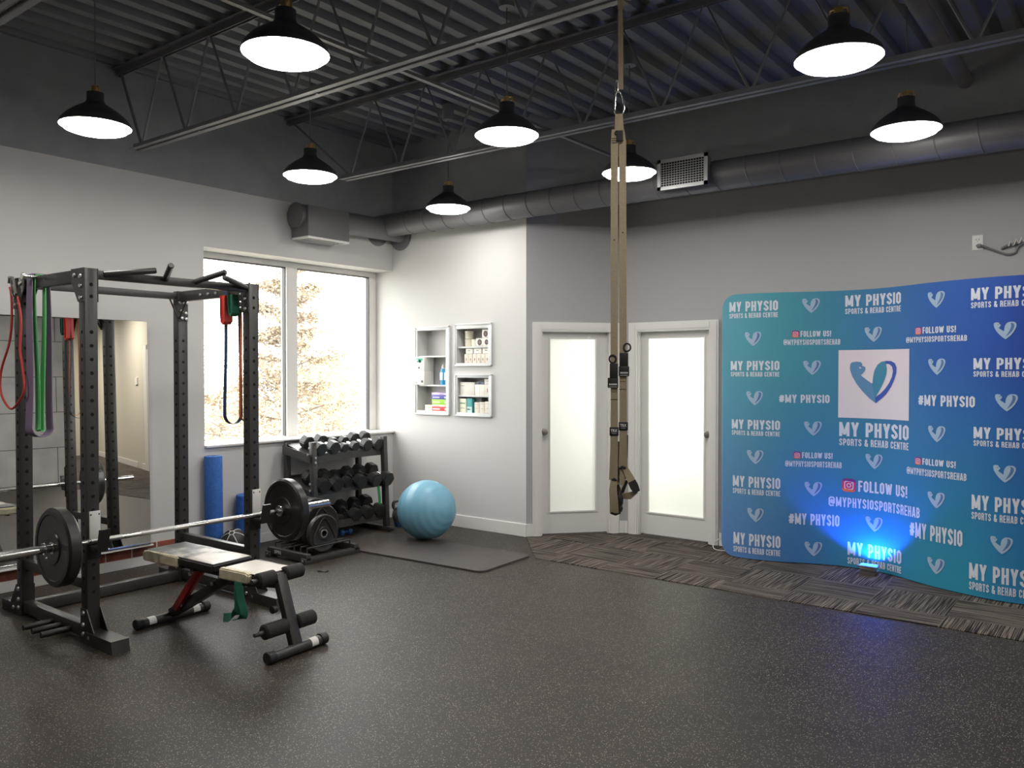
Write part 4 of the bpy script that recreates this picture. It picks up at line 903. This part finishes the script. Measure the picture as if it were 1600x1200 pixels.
def side(s):
    if s < 0:
        xs = [(961, 205), (959.8, 225), (959.6, 300), (959.9, 420), (960, 565)]; low_ = [(960, 565), (960.3, 640), (960.2, 700), (959, 750)]
        ring, body, buck, lab, dd = (957.6, 561), (959.5, 579.5, 13, 23), (958, 598, 16.5, 16), (960, 674, 14, 13.5), .006
    else:
        xs = [(969, 205), (972.2, 225), (972.6, 300), (973, 420), (973.5, 550)]; low_ = [(973.5, 550), (974.2, 640), (974.3, 690), (974, 730)]
        ring, body, buck, lab, dd = (980, 543), (974.8, 562, 13.5, 21), (975, 580, 16.5, 16), (974.3, 666, 14, 13), -.006
    MB().ribbon([tp(x, y, dd) for x, y in xs], .0335, ra, .004).obj('upper_strap', M_tan, tx)
    st = MB()
    for k in range(3 if s < 0 else 0): st.cbox((0, 0, 0), (.026, .001, .003), 0, 0, tb(959.6, 219 + k * 3.4, dd + .003, 0, 0, 0))
    for yy in ((330,) if s < 0 else (318,)): st.cbox((0, 0, 0), (.006, .001, .006), 0, 0, tb((959.7, 972.7)[s > 0], yy + 46, dd + .003, 0, 0, 0))
    st.obj('stitching', M_webb, tx)
    MB().ribbon([tp(x, y, dd) for x, y in low_], [.0335, .0335, .036, .04], ra, .004).obj('lower_strap', M_tan, tx)
    for yy in ((620, 2), (595, 2)): pass
    MB().cbox((0, 0, 0), (.034, .001, .0025), 0, 0, tb(low_[0][0], 624 if s < 0 else 608, dd + .003, 0, 0, 0)).cbox((0, 0, 0), (.03, .0012, .001), 0, 0, tb(low_[0][0], 612 if s < 0 else 596, dd + .003, 0, 0, 0)).obj('bar_tack', M_webb, tx)
    r = MB().tube([tp(ring[0] + 5.2 * cos(a), ring[1] + 6 * sin(a), dd + .004) for a in [2 * pi * k / 18 for k in range(18)]], .0042, 8, cyc=True)
    r.cbox((0, 0, 0), (body[2] * PXM, .016, body[3] * PXM), .003, 0, tb(body[0], body[1], dd + .006, 0, 0, 0)); bo = r.obj('adjuster_tab', M_webb, tx, 'black adjuster tab with pull ring')
    b = MB().cbox((0, 0, 0), (buck[2] * PXM, .014, buck[3] * PXM), .004, 0, tb(buck[0], buck[1], dd + .006, 0, 0, 0)); bk = b.obj('cam_buckle', M_blackm, tx, 'black cam buckle')
    w_ = MB()
    for k in range(6): w_.cbox((0, 0, 0), (.0042, .001, .008), 0, 0, tb(buck[0] - 5 + k * 2.1, buck[1] + 2.5, dd + .0135, 0, 0, 0))
    w_.cbox((0, 0, 0), (.038, .001, .002), 0, 0, tb(buck[0], buck[1] + 6.4, dd + .0135, 0, 0, 0)); w_.obj('buckle_marks', M_stick, bk, 'white marks on the buckle')
    l = MB().cbox((0, 0, 0), (lab[2] * PXM, .010, lab[3] * PXM), .002, 0, tb(lab[0], lab[1], dd, 0, 0, 0)).obj('strap_label', M_webb, tx, 'black woven label')
    t_ = MB(); put_text(t_, 'TRX', lambda a, z: tp(lab[0] + a, lab[1] - z, dd + .0056), -5, 5, -.8, 3.6, bold=.04); put_text(t_, 'TRAINING', lambda a, z: tp(lab[0] + a, lab[1] - z, dd + .0056), -3.6, 3.6, -3.6, -2.2, bold=.0)
    t_.obj('lettering', M_stick, l, 'white lettering', norm=False, smooth=False)
side(-1); side(1)
# lower straps cross from the labels to the handles
MB().ribbon([tp(966.5, 690, -.008), tp(967, 735, -.008), tp(966, 775, -.01), tp(970, 792, -.01)], .012, ra, .004).ribbon([tp(981, 680, -.012), tp(980, 715, -.01), tp(976, 735, -.008)], .006, ra, .004).obj('keeper_strap', M_webb, tx, 'black keeper strap')
h1 = MB().ribbon([tp(960, 750, .012), tp(958.5, 765, .02), tp(960, 785, .024), tp(960.5, 801, .02)], [.03, .036, .04, .042], ra, .005)
h1.ribbon([tp(961, 750, -.004), tp(967, 765, -.014), tp(969, 780, -.016)], [.026, .022, .02], ra, .004); h1.obj('foot_cradle', M_tan, tx)
g = MB().tube([tp(968.5, 774, .004), tp(969.5, 777, .004), tp(969, 786, .004), tp(968, 790, .004), tp(969, 793, .004), tp(968, 799, .004)], [.011, .0155, .0155, .0135, .0155, .013], 16); g.tube([tp(955, 800, .016), tp(962, 802, .012), tp(969, 799, .006)], [.008, .011, .011], 12)
g.obj('grip', M_rub, tx, 'black rubber grip of the left handle')
MB().tube([tp(956, 751, .006), tp(960, 748, .016), tp(965, 752, .006)], .0065, 8).obj('strap_ring', M_webb, tx)
zz = Vector((0, 0, 1))
h2 = MB().ribbon([tp(977, 731, .004), tp(986, 748, .018), tp(992.5, 761, .03)], [.026, .036, .036], ra * .88 + zz * .48, .005)
h2.ribbon([tp(996, 766, .032), tp(984, 773.5, .02), tp(972, 775, .004)], [.012, .034, .026], zz * .9 - ra * .42, .005); h2.ribbon([tp(973.5, 732, .0), tp(973.5, 746, .006), tp(972.5, 758, .008)], [.022, .032, .014], ra, .004)
h2.obj('foot_cradle', M_tan, tx)
g = MB().ribbon([tp(987.5, 751, .022), tp(991.5, 759, .031), tp(995.5, 767, .034)], [.038, .040, .030], ra * .88 + zz * .48, .012); g.tube([tp(980, 750, .004), tp(975, 763, .002), tp(970, 778, 0)], [.008, .0085, .008], 12)
g.obj('grip', M_rub, tx, 'black rubber grip of the right handle')
MB().tube([tp(969, 732, .004), tp(973, 729, .01), tp(978, 731, .004)], .0065, 8).obj('strap_ring', M_webb, tx)
# ---------------------------------------------------------------- printed fabric backdrop, curved in plan
BP = crom([(-2.90, 6.80, 0), (-2.64, 6.79, 0), (-2.40, 6.84, 0), (-2.15, 6.94, 0), (-1.91, 7.0, 0), (-1.59, 6.96, 0), (-1.2, 6.74, 0), (-.81, 6.61, 0), (-.5, 6.62, 0), (-.3, 6.68, 0)], 40)
BS = [0.0]
for a, b in zip(BP, BP[1:]): BS.append(BS[-1] + (b - a).length)
BLEN, BH = 2.53, 2.275
def bpos(u, v, off=0.0):
    u = max(0, min(BLEN, u)); lo, hi = 0, len(BS) - 1
    while hi - lo > 1:
        m = (lo + hi) // 2
        if BS[m] <= u: lo = m
        else: hi = m
    t_ = (u - BS[lo]) / (BS[hi] - BS[lo]); p = BP[lo].lerp(BP[hi], t_); d_ = (BP[min(hi + 1, len(BP) - 1)] - BP[max(lo - 1, 0)]).normalized()
    return Vector((p.x + d_.y * off, p.y - d_.x * off, v))
bn = thing('printed_backdrop', 'tall curved blue fabric backdrop printed with white logos by the back wall', 'backdrop', (-1.7, 6.85, 0))
def bn_mat():
    m = mat('printed_fabric', (.1, .2, .3), .62, spec=.25); t = NT(m); uv = t.n('ShaderNodeUVMap'); s = t.n('ShaderNodeSeparateXYZ'); t.l(uv.outputs[0], s.inputs[0])
    top = t.ramp(s.outputs[0], [(.0, lin((84, 148, 166))), (.25, lin((70, 144, 158))), (.48, lin((58, 116, 162))), (.72, lin((44, 90, 164))), (1, lin((38, 68, 156)))])
    bot = t.ramp(s.outputs[0], [(.0, lin((86, 124, 180))), (.25, lin((66, 118, 170))), (.5, lin((48, 132, 160))), (.8, lin((42, 134, 164))), (1, lin((46, 118, 174)))])
    f = t.ramp(s.outputs[1], [(.05, (0, 0, 0)), (.75, (1, 1, 1))]); t.l(t.mix(f, bot, top), t.b.inputs['Base Color'])
    wv = t.n('ShaderNodeTexNoise'); wv.inputs['Scale'].default_value = 1; wv.inputs['Detail'].default_value = 2; t.l(t.coord(scale=(5, 5, 1.1)), wv.inputs[0]); t.bump(wv.outputs[0], .25, .03); return m
M_bn = bn_mat(); RC = .13
def vr(u):
    e = min(u, BLEN - u); c = 0 if e >= RC else RC - sqrt(max(0, RC * RC - (RC - e) ** 2)); return .012 + c, BH - c
us = sorted({0.0, .004, .012, .025, .045, .07, .1, .13, *[.13 + (BLEN - .26) * k / 60 for k in range(61)], *[BLEN - q for q in (0, .004, .012, .025, .045, .07, .1)]})
m = MB(); uvl = m.bm.loops.layers.uv.new('UVMap'); NV = 24; fr, bk = [], []
for u in us:
    lo, hi = vr(u); bul = .010 * sqrt(max(0, min(1, min(u, BLEN - u) / .03)))
    fr.append([m.bm.verts.new(bpos(u, lo + (hi - lo) * k / NV, -.012 + bul + (.002 if 0 < k < NV else 0))) for k in range(NV + 1)]); bk.append([m.bm.verts.new(bpos(u, lo + (hi - lo) * k / NV, -.036 - bul * .3)) for k in range(NV + 1)])
def face(vs_, uvs):
    f = m.bm.faces.new(vs_)
    for l_, q in zip(f.loops, uvs): l_[uvl].uv = q
nU = len(us)
for i in range(nU - 1):
    a0, a1 = us[i] / BLEN, us[i + 1] / BLEN
    for k in range(NV):
        b0, b1 = k / NV, (k + 1) / NV; U = [(a0, b0), (a1, b0), (a1, b1), (a0, b1)]
        face((fr[i][k], fr[i + 1][k], fr[i + 1][k + 1], fr[i][k + 1]), U); face((bk[i][k], bk[i][k + 1], bk[i + 1][k + 1], bk[i + 1][k]), [U[0], U[3], U[2], U[1]])
    face((fr[i][0], bk[i][0], bk[i + 1][0], fr[i + 1][0]), [(a0, 0), (a0, 0), (a1, 0), (a1, 0)]); face((fr[i][NV], fr[i + 1][NV], bk[i + 1][NV], bk[i][NV]), [(a0, 1), (a1, 1), (a1, 1), (a0, 1)])
for i in (0, nU - 1):
    for k in range(NV):
        q = (fr[i][k], fr[i][k + 1], bk[i][k + 1], bk[i][k]); face(q if i == 0 else q[::-1], [(us[i] / BLEN, .5)] * 4)
m.obj('fabric_panel', M_bn, bn, norm=False, ang=60)
M_prt = mat('white_print', lin((202, 208, 220)), .6); M_prt2 = mat('pale_blue_print', lin((152, 176, 200)), .6); M_prt3 = mat('dim_blue_print', lin((74, 108, 156)), .6)
# condensed capitals drawn as strokes of even weight
ST = .165
def _glyphs():
    w = .42; a, b, lo, hi, r = ST / 2, w - ST / 2, ST / 2, 1 - ST / 2, .11; m = .52
    rr = lambda x0, x1, y0, y1, r: [(x0 + r, y1), (x1 - r, y1), (x1, y1 - r), (x1, y0 + r), (x1 - r, y0), (x0 + r, y0), (x0, y0 + r), (x0, y1 - r)]
    bowl = lambda y0, y1: [(a, y1), (b - r, y1), (b, y1 - r), (b, y0 + r), (b - r, y0), (a, y0)]
    V = lambda x: [(x, 0), (x, 1)]; G = {}
    G['I'] = (ST, [V(a)]); G['H'] = (w, [V(a), V(b), [(a, .5), (b, .5)]]); G['O'] = (w, [('c', rr(a, b, lo, hi, r))]); G['L'] = (.36, [V(a), [(a, lo), (.36, lo)]])
    G['M'] = (.58, [V(a), V(.58 - a), [(a, .96), (.29, .12)], [(.58 - a, .96), (.29, .12)]]); G['Y'] = (.44, [[(.07, 1), (.22, .42)], [(.37, 1), (.22, .42)], [(.22, .5), (.22, 0)]])
    G['P'] = (w, [V(a), bowl(.42, hi)]); G['R'] = (w, [V(a), bowl(.47, hi), [(b - .1, .47), (b, .38), (b, 0)]]); G['B'] = (w, [V(a), bowl(m, hi), bowl(lo, m)])
    G['S'] = (w, [[(b, .70), (b, hi - r), (b - r, hi), (a + r, hi), (a, hi - r), (a, .68), (a + .06, .58), (b - .06, .43), (b, .33), (b, lo + r), (b - r, lo), (a + r, lo), (a, lo + r), (a, .30)]])
    G['T'] = (.40, [[(0, hi), (.40, hi)], [(.2, hi), (.2, 0)]]); G['E'] = (.37, [V(a), [(a, hi), (.37, hi)], [(a, .5), (.34, .5)], [(a, lo), (.37, lo)]]); G['F'] = (.36, [V(a), [(a, hi), (.36, hi)], [(a, .5), (.33, .5)]])
    G['A'] = (.46, [[(.07, 0), (.20, 1)], [(.39, 0), (.26, 1)], [(.12, .24), (.34, .24)]]); G['C'] = (w, [[(b, .66), (b, hi - r), (b - r, hi), (a + r, hi), (a, hi - r), (a, lo + r), (a + r, lo), (b - r, lo), (b, lo + r), (b, .34)]])
    G['N'] = (.45, [V(a), V(.45 - a), [(a, .96), (.45 - a, .04)]]); G['U'] = (w, [[(a, 1), (a, lo + r), (a + r, lo), (b - r, lo), (b, lo + r), (b, 1)]]); G['W'] = (.64, [[(.07, 1), (.19, .04)], [(.19, .04), (.32, .9)], [(.32, .9), (.45, .04)], [(.45, .04), (.57, 1)]])
    G['!'] = (ST, [[(a, .28), (a, 1)], [(a, 0), (a, .16)]]); G['#'] = (.5, [[(.13, .08), (.2, .92)], [(.31, .08), (.38, .92)], [(0, .64), (.5, .64)], [(0, .36), (.5, .36)]])
    G['&'] = (.46, [[(.44, 0), (.12, .66), (.12, .84), (.18, .92), (.26, .92), (.31, .84), (.30, .70), (.10, .44), (.08, .18), (.16, .08), (.28, .08), (.38, .2), (.42, .46)]])
    G['@'] = (.66, [[(.56, .10), (.2, .07), (.08, .2), (.08, .8), (.2, .93), (.46, .93), (.58, .8), (.58, .34), (.47, .30), (.44, .40), (.44, .68)], ('c', rr(.25, .42, .36, .66, .05))]); G[' '] = (.2, [])
    return G
GL_ = _glyphs()
def bt(mb, body, u0, u1, v0, v1, thin=1.0, off=.0025):
    gap = .09; W_ = sum(GL_[c][0] for c in body) + gap * (len(body) - 1); sx, sy = (u1 - u0) / W_, v1 - v0; x = 0; hw = ST / 2 * thin; P_ = lambda q: mb.bm.verts.new(bpos(u0 + q[0] * sx, v0 + q[1] * sy, off))
    for c in body:
        gw, strokes = GL_[c]
        for st in strokes:
            cyc = st[0] == 'c'; pts = [Vector((p[0] + x, p[1])) for p in (st[1] if cyc else st)]; n_ = len(pts); L_, R_ = [], []
            k_ = (sy / max(sx, 1e-6)) ** .0
            for i in range(n_):
                d0 = (pts[i] - pts[i - 1]).normalized() if (cyc or i) else None; d1 = (pts[(i + 1) % n_] - pts[i]).normalized() if (cyc or i < n_ - 1) else None
                d0 = d0 or d1; d1 = d1 or d0; t_ = (d0 + d1).normalized(); nn = Vector((-t_.y, t_.x)); mi = hw / max(.5, nn.dot(Vector((-d1.y, d1.x))))
                L_.append(P_(pts[i] + nn * mi)); R_.append(P_(pts[i] - nn * mi))
            for i in range(n_ if cyc else n_ - 1): j = (i + 1) % n_; mb.bm.faces.new((R_[i], R_[j], L_[j], L_[i]))
        x += gw + gap
LOGO = [(.073, .487, 2.068, 2.209), (1.012, 1.472, 2.08, 2.232), (2.051, 2.5, 2.063, 2.205), (.088, .501, 1.569, 1.702), (2.072, 2.5, 1.576, 1.708), (.1, .508, 1.066, 1.20), (.972, 1.557, 1.006, 1.198), (2.077, 2.505, 1.085, 1.22), (.112, .513, .562, .716), (2.068, 2.5, .562, .736), (.12, .516, .058, .227), (1.043, 1.495, .04, .22), (2.055, 2.5, .055, .247)]
for u0, u1, v0, v1 in LOGO:
    q = MB(); h_ = v1 - v0; bt(q, 'MY PHYSIO', u0, u1, v0 + h_ * .40, v1); bt(q, 'SPORTS & REHAB CENTRE', u0, u1, v0, v0 + h_ * .30, .9)
    q.obj('logo_lettering', M_prt, bn, norm=False, smooth=False)
for u0, u1, v0, v1 in ((.499, .896, 1.347, 1.419), (1.646, 2.084, 1.353, 1.437), (.582, .978, .33, .428), (1.574, 2.006, .345, .466)):
    q = MB(); bt(q, '#MY PHYSIO', u0, u1, v0 + .004, v1); q.obj('hashtag_lettering', M_prt, bn, norm=False, smooth=False)
# flexed arm and half heart emblem
ARM = [(510, 692), (440, 640), (370, 570), (300, 480), (250, 390), (230, 320), (232, 265), (250, 242), (300, 235), (345, 240), (362, 262), (358, 282), (385, 290), (397, 305), (390, 335), (365, 370), (345, 386), (400, 430), (468, 478)]
LOBE = [(510, 692), (468, 478), (475, 465), (480, 400), (495, 330), (530, 270), (570, 240), (620, 230), (625, 258), (637, 320), (630, 380), (600, 460), (560, 540), (510, 622)]
BAND = [(620, 230), (690, 232), (735, 255), (758, 300), (755, 360), (730, 430), (690, 510), (630, 590), (570, 645), (510, 692), (510, 622), (560, 590), (620, 530), (665, 470), (700, 400), (712, 340), (700, 290), (665, 265), (625, 258)]
EYE = [(322, 282), (332, 284), (340, 298), (354, 306), (338, 313), (322, 303)]
CRES = [(625, 258), (665, 265), (700, 290), (712, 340), (700, 400), (665, 470), (620, 530), (560, 590), (510, 622), (560, 540), (600, 460), (630, 380), (637, 320)]
def emblem(uc, vc, s, mats, name, off=.0028, cres=False):
    k = MB()
    for i, poly in enumerate([ARM, LOBE, BAND, EYE] + ([CRES] if cres else [])):
        f2 = bmesh.new(); f2.faces.new([f2.verts.new((x, -y, 0)) for x, y in poly]); bmesh.ops.triangulate(f2, faces=f2.faces[:]); f2.verts.index_update()
        V_ = [k.bm.verts.new(bpos(uc + (v.co.x - 495) / 530 * s, vc + (v.co.y + 461) / 530 * s, off + (.0006 if i == 3 else 0))) for v in f2.verts]
        for f in f2.faces: k.bm.faces.new([V_[v.index] for v in f.verts]).material_index = i
        f2.free()
    return k.obj(name, mats, bn, norm=False, smooth=False)
HE = [(.747, 2.158), (1.792, 2.144), (.284, 1.888), (1.234, 1.909), (2.272, 1.897), (.758, 1.643), (1.801, 1.648), (.299, 1.385), (2.284, 1.397), (.768, 1.138), (1.805, 1.15), (.307, .884), (1.248, .89), (2.277, .902), (.774, .634), (1.805, .659), (.312, .39), (1.252, .386), (2.263, .402), (.777, .135), (1.807, .169)]
for u, v in HE: emblem(u, v, .138, [M_prt2, M_prt2, M_prt2, M_prt3, M_prt3], 'heart_emblem', cres=True)
# white square with the large emblem
k = MB(); NQ = 14; g = [[k.bm.verts.new(bpos(.963 + .594 * i / NQ, v, .0026)) for v in (1.234, 1.787)] for i in range(NQ + 1)]
for i in range(NQ): k.bm.faces.new((g[i][0], g[i + 1][0], g[i + 1][1], g[i][1]))
sq = k.obj('white_square', mat('white_square_print', lin((214, 206, 214)), .6), bn, 'white square panel print', norm=False, smooth=False)
emblem(1.246, 1.528, .386, [mat('emblem_slate', lin((84, 130, 172)), .6), mat('emblem_teal', lin((52, 128, 160)), .6), mat('emblem_navy', lin((44, 74, 164)), .6), mat('emblem_white', lin((214, 206, 214)), .6)], 'large_emblem', .0052)
# follow us lines with the camera badge
M_b1, M_b2, M_b3 = mat('badge_purple', lin((120, 40, 130)), .6), mat('badge_rose', lin((206, 52, 96)), .6), mat('badge_orange', lin((226, 112, 70)), .6)
def rrect(uc, vc, h_, r, n=5):
    P = []
    for cx_, cy_, a0 in ((h_ - r, h_ - r, 0), (-h_ + r, h_ - r, 90), (-h_ + r, -h_ + r, 180), (h_ - r, -h_ + r, 270)):
        for i in range(n): a = R(a0 + 90 * i / (n - 1)); P.append((uc + cx_ + r * cos(a), vc + cy_ + r * sin(a)))
    return P
def badge(uc, vc, s):
    k = MB(); h_ = s / 2
    def fill(P, off, mi): k.bm.faces.new([k.bm.verts.new(bpos(u, v, off)) for u, v in P]).material_index = mi
    def ring(Po, Pi, off, mi):
        a = [k.bm.verts.new(bpos(u, v, off)) for u, v in Po]; b = [k.bm.verts.new(bpos(u, v, off)) for u, v in Pi]; n_ = len(a)
        for i in range(n_): k.bm.faces.new((a[i], a[(i + 1) % n_], b[(i + 1) % n_], b[i])).material_index = mi
    P = rrect(uc, vc, h_, s * .25); mid = [(u, v) for u, v in P]
    hi = [p for p in P if (p[0] - uc) * .25 + (p[1] - vc) > s * .16]; lo = [p for p in P if (p[0] - uc) * .25 + (p[1] - vc) < -s * .16]
    fill(P, .0026, 1); fill(hi, .0030, 0); fill(lo, .0030, 2)
    ring(rrect(uc, vc, h_ * .68, s * .18), rrect(uc, vc, h_ * .54, s * .13), .0036, 3)
    C = lambda r: [(uc + r * cos(2 * pi * i / 20), vc + r * sin(2 * pi * i / 20)) for i in range(20)]
    ring(C(h_ * .34), C(h_ * .21), .0036, 3); fill([(uc + h_ * .36 + h_ * .08 * cos(2 * pi * i / 8), vc + h_ * .36 + h_ * .08 * sin(2 * pi * i / 8)) for i in range(8)], .0036, 3)
    k.obj('camera_badge', [M_b1, M_b2, M_b3, M_prt], bn, 'pink and orange rounded camera badge', norm=False, smooth=False)
for (u0, u1, v0, v1), (bu, bv), f_ in (((.532, .976, 1.833, 1.957), (.627, 1.925), 0), ((1.525, 2.026, 1.833, 1.949), (1.64, 1.922), 0), ((.551, .993, .817, .949), (.645, .915), 0), ((1.541, 2.031, .827, .97), (1.648, .936), 0), ((.893, 1.667, .501, .741), (1.05, .682), 1)):
    h_ = v1 - v0; wd = u1 - u0; s_ = .058 if not f_ else .108; badge(bu, bv, s_); q = MB()
    bt(q, 'FOLLOW US!', bu + s_ * .68, u0 + wd * (.84 if not f_ else .845), bv - s_ * .42, bv + s_ * .42)
    bt(q, '@MYPHYSIOSPORTSREHAB', u0, u1, v0, v0 + h_ * (.37 if not f_ else .33), .9); q.obj('follow_lettering', M_prt, bn, norm=False, smooth=False)
# ---------------------------------------------------------------- uplight at the foot of the backdrop
UL = Vector((-1.695, 6.868, .006))
ul = thing('uplight', 'small silver and black lamp on the carpet throwing blue light up the backdrop', 'uplight', UL)
q = MB(); q.prism([(-.055, 0), (.055, 0), (.065, .03), (-.065, .03)], 'x', -.05, .05, 0, Matrix.Translation(UL) @ Matrix.Rotation(R(90), 4, 'Z')); q.obj('base', M_nickel, ul, 'silver lamp base')
MB().box((UL.x - .055, UL.y - .05, UL.z + .031), (UL.x + .055, UL.y + .04, UL.z + .058), .004).obj('housing', M_nickel, ul)
MB().box((UL.x - .075, UL.y - .055, UL.z + .059), (UL.x + .075, UL.y + .045, UL.z + .074), .003).obj('rim', M_nickel, ul, 'silver rim')
MB().box((UL.x - .06, UL.y - .04, UL.z + .0745), (UL.x + .06, UL.y + .035, UL.z + .077)).obj('lens', mat('blue_led_lens', (.1, .2, .9), .3, emit=(.02, .12, 1), es=6), ul, 'glowing blue lens')
sl = bpy.data.lights.new('uplight_beam', 'SPOT'); sl.energy = 22; sl.color = (.010, .13, 1); sl.spot_size = R(134); sl.spot_blend = .3; sl.shadow_soft_size = .025
so = bpy.data.objects.new('uplight_beam', sl); COL.objects.link(so); so.parent = ul; so.location = (0, 0, .105); so.rotation_euler = Vector((0, .5, 1)).to_track_quat('-Z', 'Y').to_euler()
cb_ = MB().tube(crom([(-2.86, 7.12, .012), (-2.92, 6.98, .011), (-3.03, 6.97, .012), (-3.07, 7.04, .05), (-3.02, 7.10, .10), (-2.98, 7.14, .14)], 6), .004, 8); cb_.obj('floor_cable', M_stick, None, 'thin pale cable on the carpet between the right door and the backdrop', cat='cable')
# wall outlet with a cable bundle high on the back wall
ot = thing('wall_outlet', 'white double outlet high on the back wall above the backdrop', 'outlet', (-.998, YB, 2.595))
MB().box((-1.035, YB - .007, 2.54), (-.961, YB - .0005, 2.655), .002).obj('face_plate', M_pvc, ot)
q = MB()
for z in (2.573, 2.622):
    for x in (-1.008, -.988): q.box((x - .002, YB - .0078, z - .006), (x + .002, YB - .0068, z + .006))
    q.box((-1.001, YB - .0078, z - .016), (-.995, YB - .0068, z - .011))
q.obj('sockets', M_hole, ot)
cw = MB()
cw.cbox((-.985, YB - .025, 2.57), (.03, .03, .026), .004)
cw.tube(crom([(-.97, YB - .03, 2.57), (-.90, YB - .02, 2.535), (-.85, YB - .015, 2.51), (-.80, YB - .015, 2.49), (-.75, YB - .015, 2.50), (-.72, YB - .02, 2.55), (-.60, YB - .02, 2.60), (-.45, YB - .02, 2.66)], 6), .008, 8)
cw.tube(crom([(-.84, YB - .014, 2.535), (-.78, YB - .03, 2.56), (-.66, YB - .02, 2.575), (-.5, YB - .02, 2.62)], 6), .009, 8)
co_ = cw.obj('cable_bundle', M_cord, None, 'bundled grey white cable running from the high outlet to the right', cat='cable')
q = MB()
for k in range(4): x = -.79 + k * .035; q.tube([(x, YB - .045, 2.545 + k * .01), (x + .012, YB - .04, 2.585 + k * .01), (x + .03, YB - .03, 2.55 + k * .01)], .005, 6)
q.obj('cable_coil', M_stick, co_, 'pale coiled tie around the bundle')
# ---------------------------------------------------------------- outside the window: ground and autumn trees
gd = MB().quad([(-140, -60, -3.2), (-7.2, -60, -3.2), (-7.2, 160, -3.2), (-140, 160, -3.2)]); gd.obj('ground_outside', noisy('dry_grass', lin((150, 146, 136)), lin((164, 160, 150)), .5, .9), None, kind='structure', smooth=False)
def leafy(name, label, base, H, rad, n, leaf, cols, shape, trunk_r, bare=0.0, seed=1):
    rnd = random.Random(seed); o = thing(name, label, 'tree', base, 'trees outside the window'); b = Vector(base)
    t_ = MB().tube([b, b + Vector((.05, .02, H * .4)), b + Vector((-.03, .05, H * .96))], [trunk_r, trunk_r * .7, trunk_r * .12], 8)
    tips = []
    nb = 46
    for k in range(nb):
        f = .12 + .84 * k / nb; a = k * 2.4 + rnd.uniform(-.3, .3); L_ = rad * shape(f) * rnd.uniform(.75, 1.1); z = H * f
        p0 = b + Vector((0, 0, z)); p1 = p0 + Vector((cos(a) * L_, sin(a) * L_, L_ * (rnd.uniform(.05, .35) if not bare else rnd.uniform(.5, 1.1)))); mid = p0.lerp(p1, .5) + Vector((0, 0, L_ * .06))
        t_.tube([p0, mid, p1], [trunk_r * .28 * (1.1 - f), trunk_r * .16 * (1.1 - f) + .006, .004], 5); tips.append((p0, p1, L_))
        if bare:
            for j in range(5):
                s_ = rnd.uniform(.3, .95); q0 = p0.lerp(p1, s_); q1 = q0 + Vector((rnd.uniform(-1, 1), rnd.uniform(-1, 1), rnd.uniform(.4, 1.3))) * L_ * .35; t_.tube([q0, q1], [.012, .003], 4)
    t_.obj('trunk', cols[0], o)
    c = MB()
    for k in range(n):
        p0, p1, L_ = rnd.choice(tips); s_ = rnd.random() ** .6; p = p0.lerp(p1, s_) + Vector((rnd.gauss(0, 1), rnd.gauss(0, 1), rnd.gauss(0, .7))) * L_ * .13
        e1 = Vector((rnd.uniform(-1, 1), rnd.uniform(-1, 1), rnd.uniform(-.6, .6))).normalized(); e2 = e1.orthogonal().normalized(); a = rnd.uniform(0, 6.28); e2 = e2 * cos(a) + e1.cross(e2) * sin(a); l_ = leaf * rnd.uniform(.6, 1.3)
        c.quad([p - e1 * l_, p + e2 * l_ * .5, p + e1 * l_, p - e2 * l_ * .5], rnd.choice((0, 0, 1)))
    if n: c.obj('crown', cols[1:], o, norm=False, smooth=False)
    return o
mk = lambda nme, c: mat(nme, lin(c), .9, spec=.1)
BR = mk('pale_bark', (132, 120, 108)); C1, C2, C3, C4 = mk('russet_leaves', (152, 138, 121)), mk('ochre_leaves', (170, 156, 134)), mk('yellow_leaves', (188, 178, 146)), mk('pale_twigs', (176, 168, 148))
cone = lambda f: (1.05 - f) ** .8; rnd_ = lambda f: sqrt(max(.02, 1 - (2 * f - .9) ** 2 * .9))
leafy('larch_tree', 'tall russet larch tree outside, behind the middle post of the window', (-17.6, 13.45, -3.2), 8.7, 2.3, 26000, .055, [BR, C1, C2], cone, .17, seed=3)
leafy('autumn_bush_tree', 'broad ochre tree outside, low behind the left window pane', (-13.5, 8.75, -3.2), 4.66, 1.6, 9000, .045, [BR, C2, C1], rnd_, .13, seed=5)
leafy('bare_tree', 'slender pale bare tree outside, in the middle of the right window pane', (-26, 22.4, -3.2), 8.2, 2.6, 5000, .06, [C4, C3, C3], rnd_, .12, 1, seed=8)
leafy('bare_tree', 'pale yellow bare tree outside at the right edge of the window', (-34, 33.3, -3.2), 10.2, 3.6, 5000, .06, [C4, C3, C3], rnd_, .12, 1, seed=11)
leafy('yellow_tree', 'low yellow leafed tree outside, right of the window post', (-20.6, 17.0, -3.2), 5.48, 1.75, 9000, .06, [C4, C3, C3], rnd_, .13, seed=14)
leafy('bare_tree', 'thin pale bare tree outside beyond the left window pane', (-30, 20, -3.2), 6.8, 2.8, 4000, .06, [C4, C3, C2], rnd_, .12, 1, seed=17)
